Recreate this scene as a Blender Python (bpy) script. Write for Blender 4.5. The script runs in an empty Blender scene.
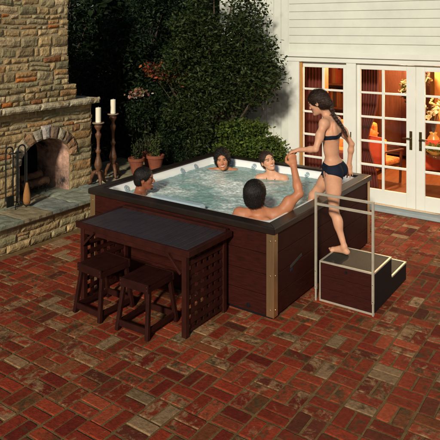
import bpy, math, random
import numpy as np
from mathutils import Vector, Matrix, noise
random.seed(7); RNG = np.random.default_rng(7)
S = bpy.context.scene; COL = S.collection
PI = math.pi
V = Vector

# ------------------------------------------------------------------ helpers
ORG = {}
def tag(o, label=None, cat=None, group=None, kind=None):
    if label: o['label'] = label
    if cat: o['category'] = cat
    if group: o['group'] = group
    if kind: o['kind'] = kind
    return o

def thing(name, loc, label, cat, group=None, kind=None):
    o = bpy.data.objects.new(name, None); COL.objects.link(o)
    o.location = loc; o.empty_display_size = .1
    ORG[o.name] = V(loc)
    return tag(o, label, cat, group, kind)

def link(name, me, mat, parent=None, origin=None, bevel=0, smooth=False):
    """mesh given in world coordinates -> object under parent (or top level)"""
    n = len(me.vertices)
    co = np.empty(n*3, dtype=np.float32); me.vertices.foreach_get('co', co); co = co.reshape(-1, 3)
    if parent is not None: org = ORG[parent.name]
    elif origin is not None: org = V(origin)
    else:
        lo, hi = co.min(0), co.max(0); org = V(((lo[0]+hi[0])/2, (lo[1]+hi[1])/2, lo[2]))
    co -= np.array(org, dtype=np.float32); me.vertices.foreach_set('co', co.ravel())
    if mat: me.materials.append(mat)
    if smooth: me.polygons.foreach_set('use_smooth', [True]*len(me.polygons))
    me.update()
    o = bpy.data.objects.new(name, me); COL.objects.link(o)
    if parent is not None: o.parent = parent
    else: o.location = org
    ORG[o.name] = V(org)
    if bevel:
        b = o.modifiers.new('bevel', 'BEVEL'); b.width = bevel; b.segments = 2; b.limit_method = 'ANGLE'; b.angle_limit = .6
    return o

def set_col(me, arr):
    a = me.color_attributes.new('Col', 'FLOAT_COLOR', 'POINT')
    c = np.ones((len(me.vertices), 4), dtype=np.float32); c[:, :3] = arr
    a.data.foreach_set('color', c.ravel())

class MB:
    def __init__(s): s.v = []; s.f = []; s.c = []
    def add(s, vs, fs, col=None):
        n = len(s.v); s.v += [tuple(p) for p in vs]; s.f += [tuple(i+n for i in f) for f in fs]
        if col is not None: s.c += [col]*len(vs)
        return s
    def box(s, x0, x1, y0, y1, z0, z1, col=None):
        vs = [(x, y, z) for z in (z0, z1) for y in (y0, y1) for x in (x0, x1)]
        return s.add(vs, [(0,2,3,1),(4,5,7,6),(0,1,5,4),(2,6,7,3),(0,4,6,2),(1,3,7,5)], col)
    def beam(s, a, b, w, d, up=(0,0,1), col=None, w2=None, d2=None):
        a, b = V(a), V(b); t = (b-a).normalized(); up = V(up)
        x = t.cross(up)
        if x.length < 1e-4: x = t.cross(V((0,1,0)))
        x.normalize(); y = x.cross(t).normalized()
        w2 = w if w2 is None else w2; d2 = d if d2 is None else d2
        vs = [a+x*sx*w/2+y*sy*d/2 for sy in (-1,1) for sx in (-1,1)] + [b+x*sx*w2/2+y*sy*d2/2 for sy in (-1,1) for sx in (-1,1)]
        return s.add(vs, [(0,2,3,1),(4,5,7,6),(0,1,5,4),(2,6,7,3),(0,4,6,2),(1,3,7,5)], col)
    def tube(s, pts, r, n=10, col=None, cap=True):
        pts = [V(p) for p in pts]; m = len(pts); rr = r if hasattr(r, '__len__') else [r]*m
        vs = []; ref = V((0.13, 0.27, 1))
        for i, p in enumerate(pts):
            t = (pts[min(i+1, m-1)]-pts[max(i-1, 0)]).normalized()
            x = t.cross(ref)
            if x.length < .05: x = t.cross(V((1,0,0)))
            x.normalize(); y = x.cross(t)
            vs += [p+(x*math.cos(2*PI*k/n)+y*math.sin(2*PI*k/n))*rr[i] for k in range(n)]
        fs = [(i*n+k, i*n+(k+1) % n, (i+1)*n+(k+1) % n, (i+1)*n+k) for i in range(m-1) for k in range(n)]
        if cap: fs += [tuple(range(n))[::-1], tuple(range((m-1)*n, m*n))]
        return s.add(vs, fs, col)
    def lathe(s, c, prof, n=24, col=None):
        c = V(c); vs = []
        for r, z in prof: vs += [c+V((r*math.cos(2*PI*k/n), r*math.sin(2*PI*k/n), z)) for k in range(n)]
        m = len(prof)
        fs = [(i*n+k, i*n+(k+1) % n, (i+1)*n+(k+1) % n, (i+1)*n+k) for i in range(m-1) for k in range(n)]
        fs += [tuple(range(n))[::-1], tuple(range((m-1)*n, m*n))]
        return s.add(vs, fs, col)
    def build(s, name, mat, parent=None, bevel=0, smooth=False, origin=None):
        me = bpy.data.meshes.new(name); me.from_pydata(s.v, [], s.f)
        if s.c: set_col(me, np.array(s.c)[:, :3])
        return link(name, me, mat, parent, origin, bevel, smooth)

def children(o): return [c for c in bpy.data.objects if c.parent == o]
def copy_tree(o, parent=None):
    c = o.copy(); COL.objects.link(c); c.parent = parent
    for ch in children(o): copy_tree(ch, c)
    return c

# ------------------------------------------------------------------ materials
def mat(name, base=(.5,.5,.5), rough=.6, var=.25, scale=6., bump=.15, bscale=60., metal=0., attr=False, spec=.5,
        stretch=None, sss=0., trans=0., second=None, second_amt=.5, second_scale=9., sharp=.12, emit=None, coat=0.):
    m = bpy.data.materials.new(name); m.use_nodes = True; nt = m.node_tree; N = nt.nodes; L = nt.links
    p = N['Principled BSDF']
    tc = N.new('ShaderNodeTexCoord'); mp = N.new('ShaderNodeMapping'); L.new(tc.outputs['Object'], mp.inputs[0])
    if stretch: mp.inputs['Scale'].default_value = stretch
    nz = N.new('ShaderNodeTexNoise'); nz.inputs['Scale'].default_value = scale; nz.inputs['Detail'].default_value = 8; nz.inputs['Roughness'].default_value = .65
    L.new(mp.outputs[0], nz.inputs['Vector'])
    rg = N.new('ShaderNodeMapRange'); rg.inputs['From Min'].default_value = .3; rg.inputs['From Max'].default_value = .7
    rg.inputs['To Min'].default_value = 1-var; rg.inputs['To Max'].default_value = 1+var
    L.new(nz.outputs['Fac'], rg.inputs['Value'])
    mul = N.new('ShaderNodeVectorMath'); mul.operation = 'SCALE'
    if attr:
        at = N.new('ShaderNodeAttribute'); at.attribute_name = 'Col'; src = at.outputs['Color']
    else:
        rgb = N.new('ShaderNodeRGB'); rgb.outputs[0].default_value = (*base, 1); src = rgb.outputs[0]
    if second:
        n2 = N.new('ShaderNodeTexNoise'); n2.inputs['Scale'].default_value = second_scale; n2.inputs['Detail'].default_value = 10; n2.inputs['Roughness'].default_value = .7
        L.new(mp.outputs[0], n2.inputs['Vector'])
        r2 = N.new('ShaderNodeMapRange'); c = 1-second_amt
        r2.inputs['From Min'].default_value = .5+(c-.5)*.5-sharp/2; r2.inputs['From Max'].default_value = .5+(c-.5)*.5+sharp/2
        L.new(n2.outputs['Fac'], r2.inputs['Value'])
        mx = N.new('ShaderNodeMix'); mx.data_type = 'RGBA'
        L.new(r2.outputs[0], mx.inputs['Factor']); L.new(src, mx.inputs['A']); mx.inputs['B'].default_value = (*second, 1)
        src = mx.outputs['Result']
    L.new(src, mul.inputs[0]); L.new(rg.outputs[0], mul.inputs['Scale'])
    L.new(mul.outputs[0], p.inputs['Base Color'])
    p.inputs['Roughness'].default_value = rough; p.inputs['Metallic'].default_value = metal
    p.inputs['Specular IOR Level'].default_value = spec
    p.inputs['Coat Weight'].default_value = coat
    if sss:
        p.inputs['Subsurface Weight'].default_value = sss; p.inputs['Subsurface Radius'].default_value = (1,.35,.2); p.inputs['Subsurface Scale'].default_value = .01
    if bump:
        nb = N.new('ShaderNodeTexNoise'); nb.inputs['Scale'].default_value = bscale; nb.inputs['Detail'].default_value = 6
        L.new(mp.outputs[0], nb.inputs['Vector'])
        bp = N.new('ShaderNodeBump'); bp.inputs['Strength'].default_value = bump; bp.inputs['Distance'].default_value = .01
        L.new(nb.outputs['Fac'], bp.inputs['Height']); L.new(bp.outputs[0], p.inputs['Normal'])
    if trans:   # translucent share, for leaves
        out = N['Material Output']; ms = N.new('ShaderNodeMixShader'); tr = N.new('ShaderNodeBsdfTranslucent')
        L.new(mul.outputs[0], tr.inputs['Color']); ms.inputs[0].default_value = trans
        L.new(p.outputs[0], ms.inputs[1]); L.new(tr.outputs[0], ms.inputs[2]); L.new(ms.outputs[0], out.inputs['Surface'])
    return m

M = dict(
    brick=mat('patio_brick', attr=True, rough=.72, var=.35, scale=22, bump=.5, bscale=90, second=(.30,.21,.12), second_amt=.38, second_scale=8.5, sharp=.14, spec=.25),
    mortar=mat('patio_mortar', (.17,.105,.042), .9, .35, 14, .6, 120, spec=.2),
    soil=mat('soil', (.05,.04,.025), .95, .4, 5, .8, 30, spec=.1),
    stone=mat('field_stone', attr=True, rough=.85, var=.4, scale=14, bump=.9, bscale=38, spec=.25, second=(.30,.22,.12), second_amt=.3, second_scale=5),
    smortar=mat('stone_mortar', (.44,.35,.20), .95, .3, 20, .8, 90, spec=.2),
    flag=mat('flagstone', attr=True, rough=.7, var=.35, scale=9, bump=.5, bscale=45, spec=.35),
    firebrick=mat('firebrick', (.50,.30,.22), .9, .35, 9, .6, 40, second=(.02,.017,.015), second_amt=.42, second_scale=3.2, sharp=.2),
    soot=mat('soot', (.012,.011,.01), .95, .5, 6, .5, 40, spec=.1),
    cabinet=mat('cabinet_wood', (.032,.0058,.0035), .6, .45, 5, .2, 50, stretch=(2,2,16), spec=.15),
    rim=mat('rim_wood', (.015,.0095,.0072), .36, .3, 6, .12, 70, spec=.5),
    barwood=mat('bar_wood', (.032,.0075,.0052), .5, .4, 6, .2, 60, spec=.2, stretch=(1,1,1)),
    bartop=mat('bar_top_wood', (.040,.031,.035), .34, .25, 7, .12, 60, spec=.5),
    darkwood=mat('stool_wood', (.024,.0058,.0042), .5, .4, 6, .2, 60, spec=.2),
    bronze=mat('brushed_bronze', (.70,.50,.27), .38, .10, 12, .03, 200, metal=.95, stretch=(6,6,.25)),
    steel=mat('champagne_aluminium', (.50,.47,.38), .42, .12, 9, .04, 200, metal=.4),
    dullmetal=mat('dull_emblem', (.035,.035,.032), .5, .2, 9, 0),
    screw=mat('screw_steel', (.6,.58,.5), .3, .1, 9, 0, metal=1),
    tread=mat('step_tread', (.016,.022,.019), .6, .3, 30, .4, 250, spec=.4),
    stepwood=mat('step_panel', (.034,.0062,.0042), .62, .4, 6, .2, 50, stretch=(2,2,16), spec=.15),
    shell=mat('acrylic_shell', (.84,.88,.88), .18, .05, 4, .0, 40, spec=.5, coat=.3),
    pillow=mat('headrest_foam', (.42,.55,.62), .5, .08, 20, .05, 90),
    jet=mat('jet_grey', (.38,.47,.52), .35, .1, 9, 0, metal=.25),
    black=mat('black_plastic', (.006,.007,.008), .55, .2, 9, .05, 90, spec=.2),
    badgeblue=mat('badge_blue', (.004,.009,.03), .6, .1, 9, 0),
    white=mat('white_door_paint', (.74,.76,.70), .42, .05, 3, .08, 25, spec=.4),
    siding=mat('white_siding_paint', (.66,.69,.62), .6, .07, 2.5, .12, 30, spec=.3),
    sill=mat('painted_sill', (.30,.36,.37), .6, .12, 6, .15, 40),
    roof=mat('roof_shingle', (.08,.07,.065), .9, .3, 9, .6, 60),
    brass=mat('aged_brass', (.16,.12,.045), .35, .3, 12, .1, 120, metal=.9),
    woodpost=mat('oak_trim', (.42,.20,.055), .45, .2, 4, .1, 40, stretch=(6,6,1)),
    ochre=mat('ochre_wall', (.62,.30,.07), .85, .1, 3, .1, 60),
    roomfloor=mat('room_floor_wood', (.20,.07,.025), .35, .3, 3, .1, 40, stretch=(8,1,1)),
    roomdark=mat('mahogany', (.085,.026,.012), .4, .3, 5, .1, 50, stretch=(6,6,1)),
    curtain=mat('dark_red_curtain', (.11,.02,.012), .85, .25, 5, .2, 120),
    redfab=mat('red_upholstery', (.60,.065,.018), .75, .12, 8, .2, 200),
    orangefab=mat('orange_cushion_fabric', (.70,.24,.04), .8, .25, 7, .2, 150, second=(.45,.10,.02), second_amt=.4, second_scale=6),
    iron=mat('wrought_iron', (.012,.014,.013), .5, .3, 20, .3, 80, metal=.4),
    straw=mat('broom_straw', (.38,.17,.05), .85, .3, 30, .8, 90, stretch=(6,6,.6)),
    log=mat('log_bark', (.14,.075,.04), .9, .5, 12, 1, 40),
    candlewood=mat('turned_wood', (.12,.048,.020), .55, .45, 7, .35, 50, second=(.05,.025,.015), second_amt=.35, second_scale=8),
    wax=mat('ivory_wax', (.86,.80,.64), .45, .04, 5, .03, 40, sss=.3),
    dish=mat('candle_plate', (.30,.22,.14), .5, .3, 12, .2, 60),
    terra=mat('terracotta', (.20,.055,.025), .8, .3, 8, .25, 70),
    leaf=mat('leaf', attr=True, rough=.55, var=.15, scale=3, bump=0, trans=.28, spec=.28),
    bark=mat('bark', (.07,.05,.035), .9, .4, 10, .9, 40),
    skin=mat('skin', attr=True, rough=.48, var=.11, scale=11, bump=.10, bscale=140, sss=.18, spec=.32),
    hair=mat('dark_hair', (.008,.0055,.0045), .5, .5, 60, .9, 120, spec=.35, stretch=(1,1,.16)),
    hairb=mat('brown_hair', (.030,.015,.009), .5, .6, 50, .9, 120, spec=.4, stretch=(1,1,.2)),
    navy=mat('navy_swimsuit', (.006,.011,.024), .75, .2, 9, .2, 400, spec=.2),
    eye=mat('eye_white', (.75,.72,.68), .2, .02, 9, 0),
    iris=mat('eye_iris', (.02,.010,.006), .15, .1, 9, 0),
    teeth=mat('teeth', (.78,.74,.68), .3, .02, 9, 0),
    vase=mat('glazed_urn', (.55,.27,.06), .3, .2, 6, .1, 30),
    petal=mat('petal', attr=True, rough=.6, var=.1, scale=9, bump=0, trans=.3),
)

def brick_mat():
    m = bpy.data.materials.new('worn_patio_brick'); m.use_nodes = True; nt = m.node_tree; N = nt.nodes; L = nt.links; p = N['Principled BSDF']
    tc = N.new('ShaderNodeTexCoord'); at = N.new('ShaderNodeAttribute'); at.attribute_name = 'Col'; w_ = N.new('ShaderNodeAttribute'); w_.attribute_name = 'Wear'
    sp = N.new('ShaderNodeSeparateColor'); L.new(w_.outputs['Color'], sp.inputs[0])
    mw = N.new('ShaderNodeMath'); mw.operation = 'MULTIPLY'; mw.inputs[1].default_value = 40; L.new(sp.outputs[1], mw.inputs[0])
    def nz(scale, det, rough=.6, dist=0.):
        n = N.new('ShaderNodeTexNoise'); n.noise_dimensions = '4D'; n.inputs['Scale'].default_value = scale; n.inputs['Detail'].default_value = det; n.inputs['Roughness'].default_value = rough; n.inputs['Distortion'].default_value = dist
        L.new(tc.outputs['Object'], n.inputs['Vector']); L.new(mw.outputs[0], n.inputs['W']); return n
    def mixc(fac, a, b):
        x = N.new('ShaderNodeMix'); x.data_type = 'RGBA'; L.new(fac, x.inputs['Factor'])
        (L.new(a, x.inputs['A'])); x.inputs['B'].default_value = (*b, 1); return x.outputs['Result']
    def thr(n, off, wd):      # smooth step of noise + wear + off
        a = N.new('ShaderNodeMath'); a.operation = 'ADD'; L.new(n.outputs['Fac'], a.inputs[0]); L.new(off, a.inputs[1])
        r = N.new('ShaderNodeMapRange'); r.inputs['From Min'].default_value = 1-wd; r.inputs['From Max'].default_value = 1+wd; L.new(a.outputs[0], r.inputs['Value']); return r.outputs[0]
    c = mixc(thr(nz(11, 9, .7, .6), sp.outputs[0], .055), at.outputs['Color'], (.30,.175,.085))      # pale lime and worn skin
    c = mixc(thr(nz(16, 8, .7), sp.outputs[2], .07), c, (.075,.045,.018))                    # dirt, moss
    n3 = nz(34, 6); r = N.new('ShaderNodeMapRange'); r.inputs['From Min'].default_value = .3; r.inputs['From Max'].default_value = .7; r.inputs['To Min'].default_value = .68; r.inputs['To Max'].default_value = 1.32; L.new(n3.outputs['Fac'], r.inputs['Value'])
    v = N.new('ShaderNodeVectorMath'); v.operation = 'SCALE'; L.new(c, v.inputs[0]); L.new(r.outputs[0], v.inputs['Scale']); L.new(v.outputs[0], p.inputs['Base Color'])
    p.inputs['Roughness'].default_value = .78; p.inputs['Specular IOR Level'].default_value = .18
    nb = nz(60, 7); b = N.new('ShaderNodeBump'); b.inputs['Strength'].default_value = .55; b.inputs['Distance'].default_value = .012; L.new(nb.outputs['Fac'], b.inputs['Height']); L.new(b.outputs[0], p.inputs['Normal'])
    return m
M['brick'] = brick_mat()

def glass_mat():
    m = bpy.data.materials.new('window_glass'); m.use_nodes = True; nt = m.node_tree; N = nt.nodes; L = nt.links
    N.remove(N['Principled BSDF'])
    t = N.new('ShaderNodeBsdfTransparent'); t.inputs[0].default_value = (1,1,1,1)
    g = N.new('ShaderNodeBsdfGlossy'); g.inputs['Roughness'].default_value = .02
    f = N.new('ShaderNodeFresnel'); f.inputs['IOR'].default_value = 1.5
    nz = N.new('ShaderNodeTexNoise'); nz.inputs['Scale'].default_value = 2.5
    b = N.new('ShaderNodeBump'); b.inputs['Strength'].default_value = .05; b.inputs['Distance'].default_value = .02
    L.new(nz.outputs['Fac'], b.inputs['Height']); L.new(b.outputs[0], g.inputs['Normal'])
    x = N.new('ShaderNodeMixShader'); L.new(f.outputs[0], x.inputs[0]); L.new(t.outputs[0], x.inputs[1]); L.new(g.outputs[0], x.inputs[2])
    L.new(x.outputs[0], N['Material Output'].inputs['Surface']); return m
M['glass'] = glass_mat()

def water_mat():
    m = bpy.data.materials.new('tub_water'); m.use_nodes = True; nt = m.node_tree; N = nt.nodes; L = nt.links
    N.remove(N['Principled BSDF'])
    tc = N.new('ShaderNodeTexCoord')
    t = N.new('ShaderNodeBsdfTransparent'); t.inputs[0].default_value = (.62,.86,.82,1)
    d = N.new('ShaderNodeBsdfDiffuse'); d.inputs[0].default_value = (.46,.78,.75,1)
    w = N.new('ShaderNodeBsdfDiffuse'); w.inputs[0].default_value = (.86,.93,.91,1)
    g = N.new('ShaderNodeBsdfGlossy'); g.inputs['Roughness'].default_value = .06
    f = N.new('ShaderNodeFresnel'); f.inputs['IOR'].default_value = 1.33
    at = N.new('ShaderNodeAttribute'); at.attribute_name = 'Col'
    nz = N.new('ShaderNodeTexNoise'); nz.inputs['Scale'].default_value = 15; nz.inputs['Detail'].default_value = 10; nz.inputs['Roughness'].default_value = .76; nz.inputs['Distortion'].default_value = .9
    L.new(tc.outputs['Object'], nz.inputs['Vector'])
    ad = N.new('ShaderNodeMath'); ad.operation = 'ADD'; L.new(nz.outputs['Fac'], ad.inputs[0]); L.new(at.outputs['Fac'], ad.inputs[1])
    r = N.new('ShaderNodeMapRange'); r.inputs['From Min'].default_value = .50; r.inputs['From Max'].default_value = .80; r.inputs['To Max'].default_value = .85
    L.new(ad.outputs[0], r.inputs['Value'])
    n2 = N.new('ShaderNodeTexNoise'); n2.inputs['Scale'].default_value = 22; n2.inputs['Detail'].default_value = 5; n2.inputs['Distortion'].default_value = .8
    L.new(tc.outputs['Object'], n2.inputs['Vector'])
    b = N.new('ShaderNodeBump'); b.inputs['Strength'].default_value = .38; b.inputs['Distance'].default_value = .02
    L.new(n2.outputs['Fac'], b.inputs['Height'])
    for q in (g, d, w, f): L.new(b.outputs[0], q.inputs['Normal'])
    a = N.new('ShaderNodeMixShader'); a.inputs[0].default_value = .55; L.new(t.outputs[0], a.inputs[1]); L.new(d.outputs[0], a.inputs[2])
    c = N.new('ShaderNodeMixShader'); L.new(r.outputs[0], c.inputs[0]); L.new(a.outputs[0], c.inputs[1]); L.new(w.outputs[0], c.inputs[2])
    x = N.new('ShaderNodeMixShader'); L.new(f.outputs[0], x.inputs[0]); L.new(c.outputs[0], x.inputs[1]); L.new(g.outputs[0], x.inputs[2])
    L.new(x.outputs[0], N['Material Output'].inputs['Surface']); return m
M['water'] = water_mat()

# ------------------------------------------------------------------ camera, light
A = math.radians(34.85)
cam = bpy.data.cameras.new('camera'); co = bpy.data.objects.new('camera', cam); COL.objects.link(co)
co.location = (2.7546, -4.8387, 2.7326); co.rotation_euler = (PI/2, 0, A)
cam.sensor_width = 36; cam.lens = 36*598/440; cam.shift_y = -191/440; cam.clip_end = 500; cam.clip_start = .05
S.camera = co
SUN = V((-.31, .83, -.42)).normalized()
sl = bpy.data.lights.new('sun', 'SUN'); sl.energy = 5.0; sl.angle = math.radians(5); sl.color = (1, .90, .74)
so = bpy.data.objects.new('sun', sl); COL.objects.link(so); so.rotation_euler = SUN.to_track_quat('-Z', 'Y').to_euler()
w = bpy.data.worlds.new('World'); S.world = w; w.use_nodes = True
sky = w.node_tree.nodes.new('ShaderNodeTexSky'); sky.sky_type = 'NISHITA'; sky.sun_disc = False
sky.sun_elevation = math.asin(-SUN.z); sky.sun_rotation = math.atan2(-SUN.x, -SUN.y)
bg = w.node_tree.nodes['Background']; w.node_tree.links.new(sky.outputs[0], bg.inputs[0]); bg.inputs[1].default_value = .05
S.view_settings.view_transform = 'Standard'; S.view_settings.look = 'None'; S.view_settings.exposure = -.45; S.view_settings.gamma = 1
S.view_settings.use_curve_mapping = False

# ------------------------------------------------------------------ ground and patio
g = MB(); g.add([(-90,-90,-.05),(90,-90,-.05),(90,90,-.05),(-90,90,-.05)], [(0,1,2,3)]).build('ground', M['soil']); bpy.data.objects['ground']['kind'] = 'structure'
p = MB(); p.box(-5.2, 9, -7, 3.99, -.045, -.0055); o = p.build('patio_bed', M['mortar']); o['kind'] = 'structure'
def brick_patio():
    vs = []; cs = []; fs = []; ws = []
    c = .232; b = c/2; j = .015
    base = [(.22,.030,.012),(.18,.024,.010),(.25,.040,.015),(.15,.018,.009),(.22,.030,.012),(.19,.055,.020),(.28,.055,.022),(.11,.024,.012),(.28,.17,.09),(.23,.145,.075)]
    wts = [5,5,4,3,4,2,2,2,.8,.8]
    x0, y0 = .771-c*26, .623-c*33
    for ix in range(0, 62):
        for iy in range(0, 48):
            X, Y = x0+ix*c, y0+iy*c
            if Y+c > 3.99 or X > 8.8: continue
            if X < -3.48 and Y < 3.2: continue
            for k in (0, 1):
                if (ix+iy) % 2: r = [X+k*b, X+(k+1)*b, Y, Y+c]
                else: r = [X, X+c, Y+k*b, Y+(k+1)*b]
                jj = [random.uniform(.4, .8)*j for _ in range(4)]
                a0, a1, b0, b1 = r[0]+jj[0], r[1]-jj[1], r[2]+jj[2], r[3]-jj[3]
                z = random.uniform(-.0015, .003); tx, ty = random.uniform(-.012,.012), random.uniform(-.012,.012)
                col = np.array(random.choices(base, wts)[0])*random.uniform(.75, 1.3)
                cx, cy = (a0+a1)/2, (b0+b1)/2; rot = random.uniform(-.02,.02); cr, sr = math.cos(rot), math.sin(rot)
                n = len(vs); m = .02; ins = .006
                def ring(off, cut, zz):
                    q = []
                    x0_, x1_, y0_, y1_ = a0+off-cx, a1-off-cx, b0+off-cy, b1-off-cy
                    for (px, py) in ((x0_+cut,y0_),(x1_-cut,y0_),(x1_,y0_+cut),(x1_,y1_-cut),(x1_-cut,y1_),(x0_+cut,y1_),(x0_,y1_-cut),(x0_,y0_+cut)):
                        px += random.uniform(-.0022,.0022); py += random.uniform(-.0022,.0022)
                        q.append((cx+px*cr-py*sr, cy+px*sr+py*cr, zz+z+px*tx+py*ty))
                    return q
                ct = random.uniform(.003, .009); vs += ring(0, ct, -.02)+ring(0, ct, -.0035)+ring(.004, ct, 0)
                for lv in (0, 1):
                    for q in range(8): fs.append((n+lv*8+q, n+lv*8+(q+1) % 8, n+lv*8+8+(q+1) % 8, n+lv*8+8+q))
                fs.append(tuple(range(n+16, n+24)))
                cs += [col]*24
                pat = noise.noise(V((cx*.9, cy*.9, 2)))
                ws += [(random.choice((.24,.28,.32,.36,.40,.43,.50))+.10*pat, random.random(), random.choice((.26,.32,.36,.40,.43,.48))-.05*pat)]*24
    me = bpy.data.meshes.new('patio_bricks'); me.from_pydata(vs, [], fs); set_col(me, np.array(cs))
    a = me.color_attributes.new('Wear', 'FLOAT_COLOR', 'POINT'); k4 = np.ones((len(vs), 4), dtype=np.float32); k4[:, :3] = np.array(ws); a.data.foreach_set('color', k4.ravel())
    o = link('patio_bricks', me, M['brick']); o['kind'] = 'structure'
brick_patio()

# ------------------------------------------------------------------ stone work
PAL = [(.42,.34,.21),(.36,.28,.17),(.46,.38,.25),(.30,.25,.16),(.33,.31,.21),(.27,.27,.19),(.38,.25,.13),(.44,.17,.05),(.30,.14,.07),(.50,.43,.31),(.24,.20,.13),(.36,.33,.24)]
PW = [5,5,4,4,4,3,3,.8,1.2,3,2,4]
PAL = [(r*.98, g*.88, b*.70) for r, g, b in PAL]
class Stones:
    def __init__(s): s.v = []; s.f = []; s.c = []
    def quad(s, o, u, v, n, q, depth, col=None, step=.028, r=.016, wob=0):
        """q: four (u,v) corners, counter clockwise from low left; a rounded rough block"""
        o, u, v, n = V(o), V(u), V(v), V(n)
        col = np.array(col if col is not None else random.choices(PAL, PW)[0])*random.uniform(.8, 1.2)
        L1 = (math.dist(q[0], q[1])+math.dist(q[3], q[2]))/2; L2 = (math.dist(q[0], q[3])+math.dist(q[1], q[2]))/2
        nx = max(3, int(L1/step)); ny = max(3, int(L2/step)); b = len(s.v); seed = random.uniform(0, 99)
        tl = random.uniform(-.25, .25)*depth
        for j in range(-1, ny+2):
            for i in range(-1, nx+2):
                a, c = min(max(i/nx, 0), 1), min(max(j/ny, 0), 1)
                pu = (1-a)*(1-c)*q[0][0]+a*(1-c)*q[1][0]+a*c*q[2][0]+(1-a)*c*q[3][0]
                pv = (1-a)*(1-c)*q[0][1]+a*(1-c)*q[1][1]+a*c*q[2][1]+(1-a)*c*q[3][1]
                e = min(a*L1, (1-a)*L1, c*L2, (1-c)*L2)
                hz = depth-(max(0, 1-e/r)**2)*r*.9
                ns = noise.noise(V((pu*9+seed, pv*9, seed)))
                hz += ns*.012+noise.noise(V((pu*30, pv*30+seed, 3)))*.005+tl*(a-.5)
                w_ = .006 if e < 1e-5 else .003
                pu0, pv0 = pu, pv; pv += noise.noise(V((pu0*2.6, pv0*2.2, 40)))*.045*wob; pu += noise.noise(V((pu0*2.2, pv0*3, 70)))*.03*wob; pu += noise.noise(V((pu*14, pv*14, seed+5)))*w_*1.3; pv += noise.noise(V((pu*14, pv*14, seed+9)))*w_*1.3
                if i < 0 or j < 0 or i > nx or j > ny: hz = -.02
                s.v.append(tuple(o+u*pu+v*pv+n*hz)); s.c.append(col)
        W_ = nx+3
        for j in range(ny+2):
            for i in range(W_-1): k = b+j*W_+i; s.f.append((k, k+1, k+W_+1, k+W_))
    def wall(s, o, u, v, n, W, H, hole=None, hr=(.05,.13), wr=(.12,.42), depth=.03):
        z = 0; wb = lambda q: 1 if (hole is None and H > 1 and W > 1 and q[2][1] < H-.2 and q[0][1] > .1 and q[0][0] > .05 and q[1][0] < W-.05) or (hole is not None and (q[0][1] > .95 and q[2][1] < H-.03)) else 0
        while z < H-.02:
            h = random.uniform(*hr); h = H-z if H-z-h < hr[0]*.8 else h
            x = 0; spans = [(0, W)]
            if hole:
                hs = hole(z+h/2)
                if hs: spans = [(0, hs[0]), (hs[1], W)]
            for a, b in spans:
                if b-a < .03: continue
                x = a
                while x < b-.01:
                    wd = random.uniform(*wr)*(.7 if h < .07 else 1); wd = b-x if b-x-wd < wr[0]*.7 else wd
                    g = .006; sl = random.uniform(-.012, .012)
                    q = [(x+g, z+g), (x+wd-g, z+g+sl), (x+wd-g, z+h-g+sl), (x+g, z+h-g)]
                    if h > .1 and wd > .1 and random.random() < .25:   # two thin ones on top of each other
                        t = random.uniform(.4, .6)*h
                        s.quad(o, u, v, n, [q[0], q[1], (q[1][0], z+t-.004), (q[0][0], z+t-.004)], depth*random.uniform(.6, 1.3), wob=wb(q))
                        s.quad(o, u, v, n, [(q[0][0], z+t+.006), (q[1][0], z+t+.006), q[2], q[3]], depth*random.uniform(.6, 1.3), wob=wb(q))
                    else: s.quad(o, u, v, n, q, depth*random.uniform(.6, 1.4), wob=wb(q))
                    x += wd
            z += h
    def build(s, name, m, parent):
        me = bpy.data.meshes.new(name); me.from_pydata(s.v, [], s.f); set_col(me, np.array(s.c))
        return link(name, me, m, parent, smooth=False)

FP = thing('fireplace', (-4.4, .64, 0), 'outdoor fieldstone fireplace with arched opening, stone mantel and raised hearth', 'fireplace')
FX, FY0, FY1 = -4.05, -.95, 1.50
AC, AW, SP, RI = .645, .425, .90, .30     # arch centre, half width, spring height, rise
# hearth
core = MB(); core.box(-5.0, -3.52, -1.6, 3.1, 0, .315); hb = core.build('hearth_wall', M['smortar'], FP)
st = Stones(); st.wall((-3.52,-1.6,0.0), (0,1,0), (0,0,1), (1,0,0), 4.7, .315, hr=(.07,.2), wr=(.18,.6), depth=.022)
st.wall((-3.52,3.1,0.0), (-1,0,0), (0,0,1), (0,1,0), 1.48, .315, hr=(.07,.15), wr=(.18,.5), depth=.03)
st.wall((-5.0,-1.6,0.0), (1,0,0), (0,0,1), (0,-1,0), 1.48, .315, hr=(.07,.15), wr=(.18,.5), depth=.03)
st.build('hearth_facing', M['stone'], FP)
sl_ = Stones(); y = -1.62; FLG = [(.22,.24,.18),(.26,.24,.15),(.30,.14,.08),(.30,.25,.15),(.20,.22,.19),(.34,.29,.19)]
while y < 3.12:
    d = random.uniform(.36, .55); d = 3.14-y if 3.14-y-d < .25 else d
    xs = random.uniform(-4.05, -3.85)
    for a, b in ((-3.43, xs), (xs, -4.55), (-4.55, -5.02)):
        sl_.quad((0,0,.385-.03), (1,0,0), (0,1,0), (0,0,1), [(b+.006, y+.006), (a-.006, y+.006), (a-.006, y+d-.006), (b+.006, y+d-.006)], .03, random.choice(FLG), step=.05, r=.012)
    y += d
sl_.build('hearth_slab', M['flag'], FP)
MB().box(-5.0, -3.455, -1.59, 3.09, .316, .362).build('hearth_bed', M['smortar'], FP)
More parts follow.
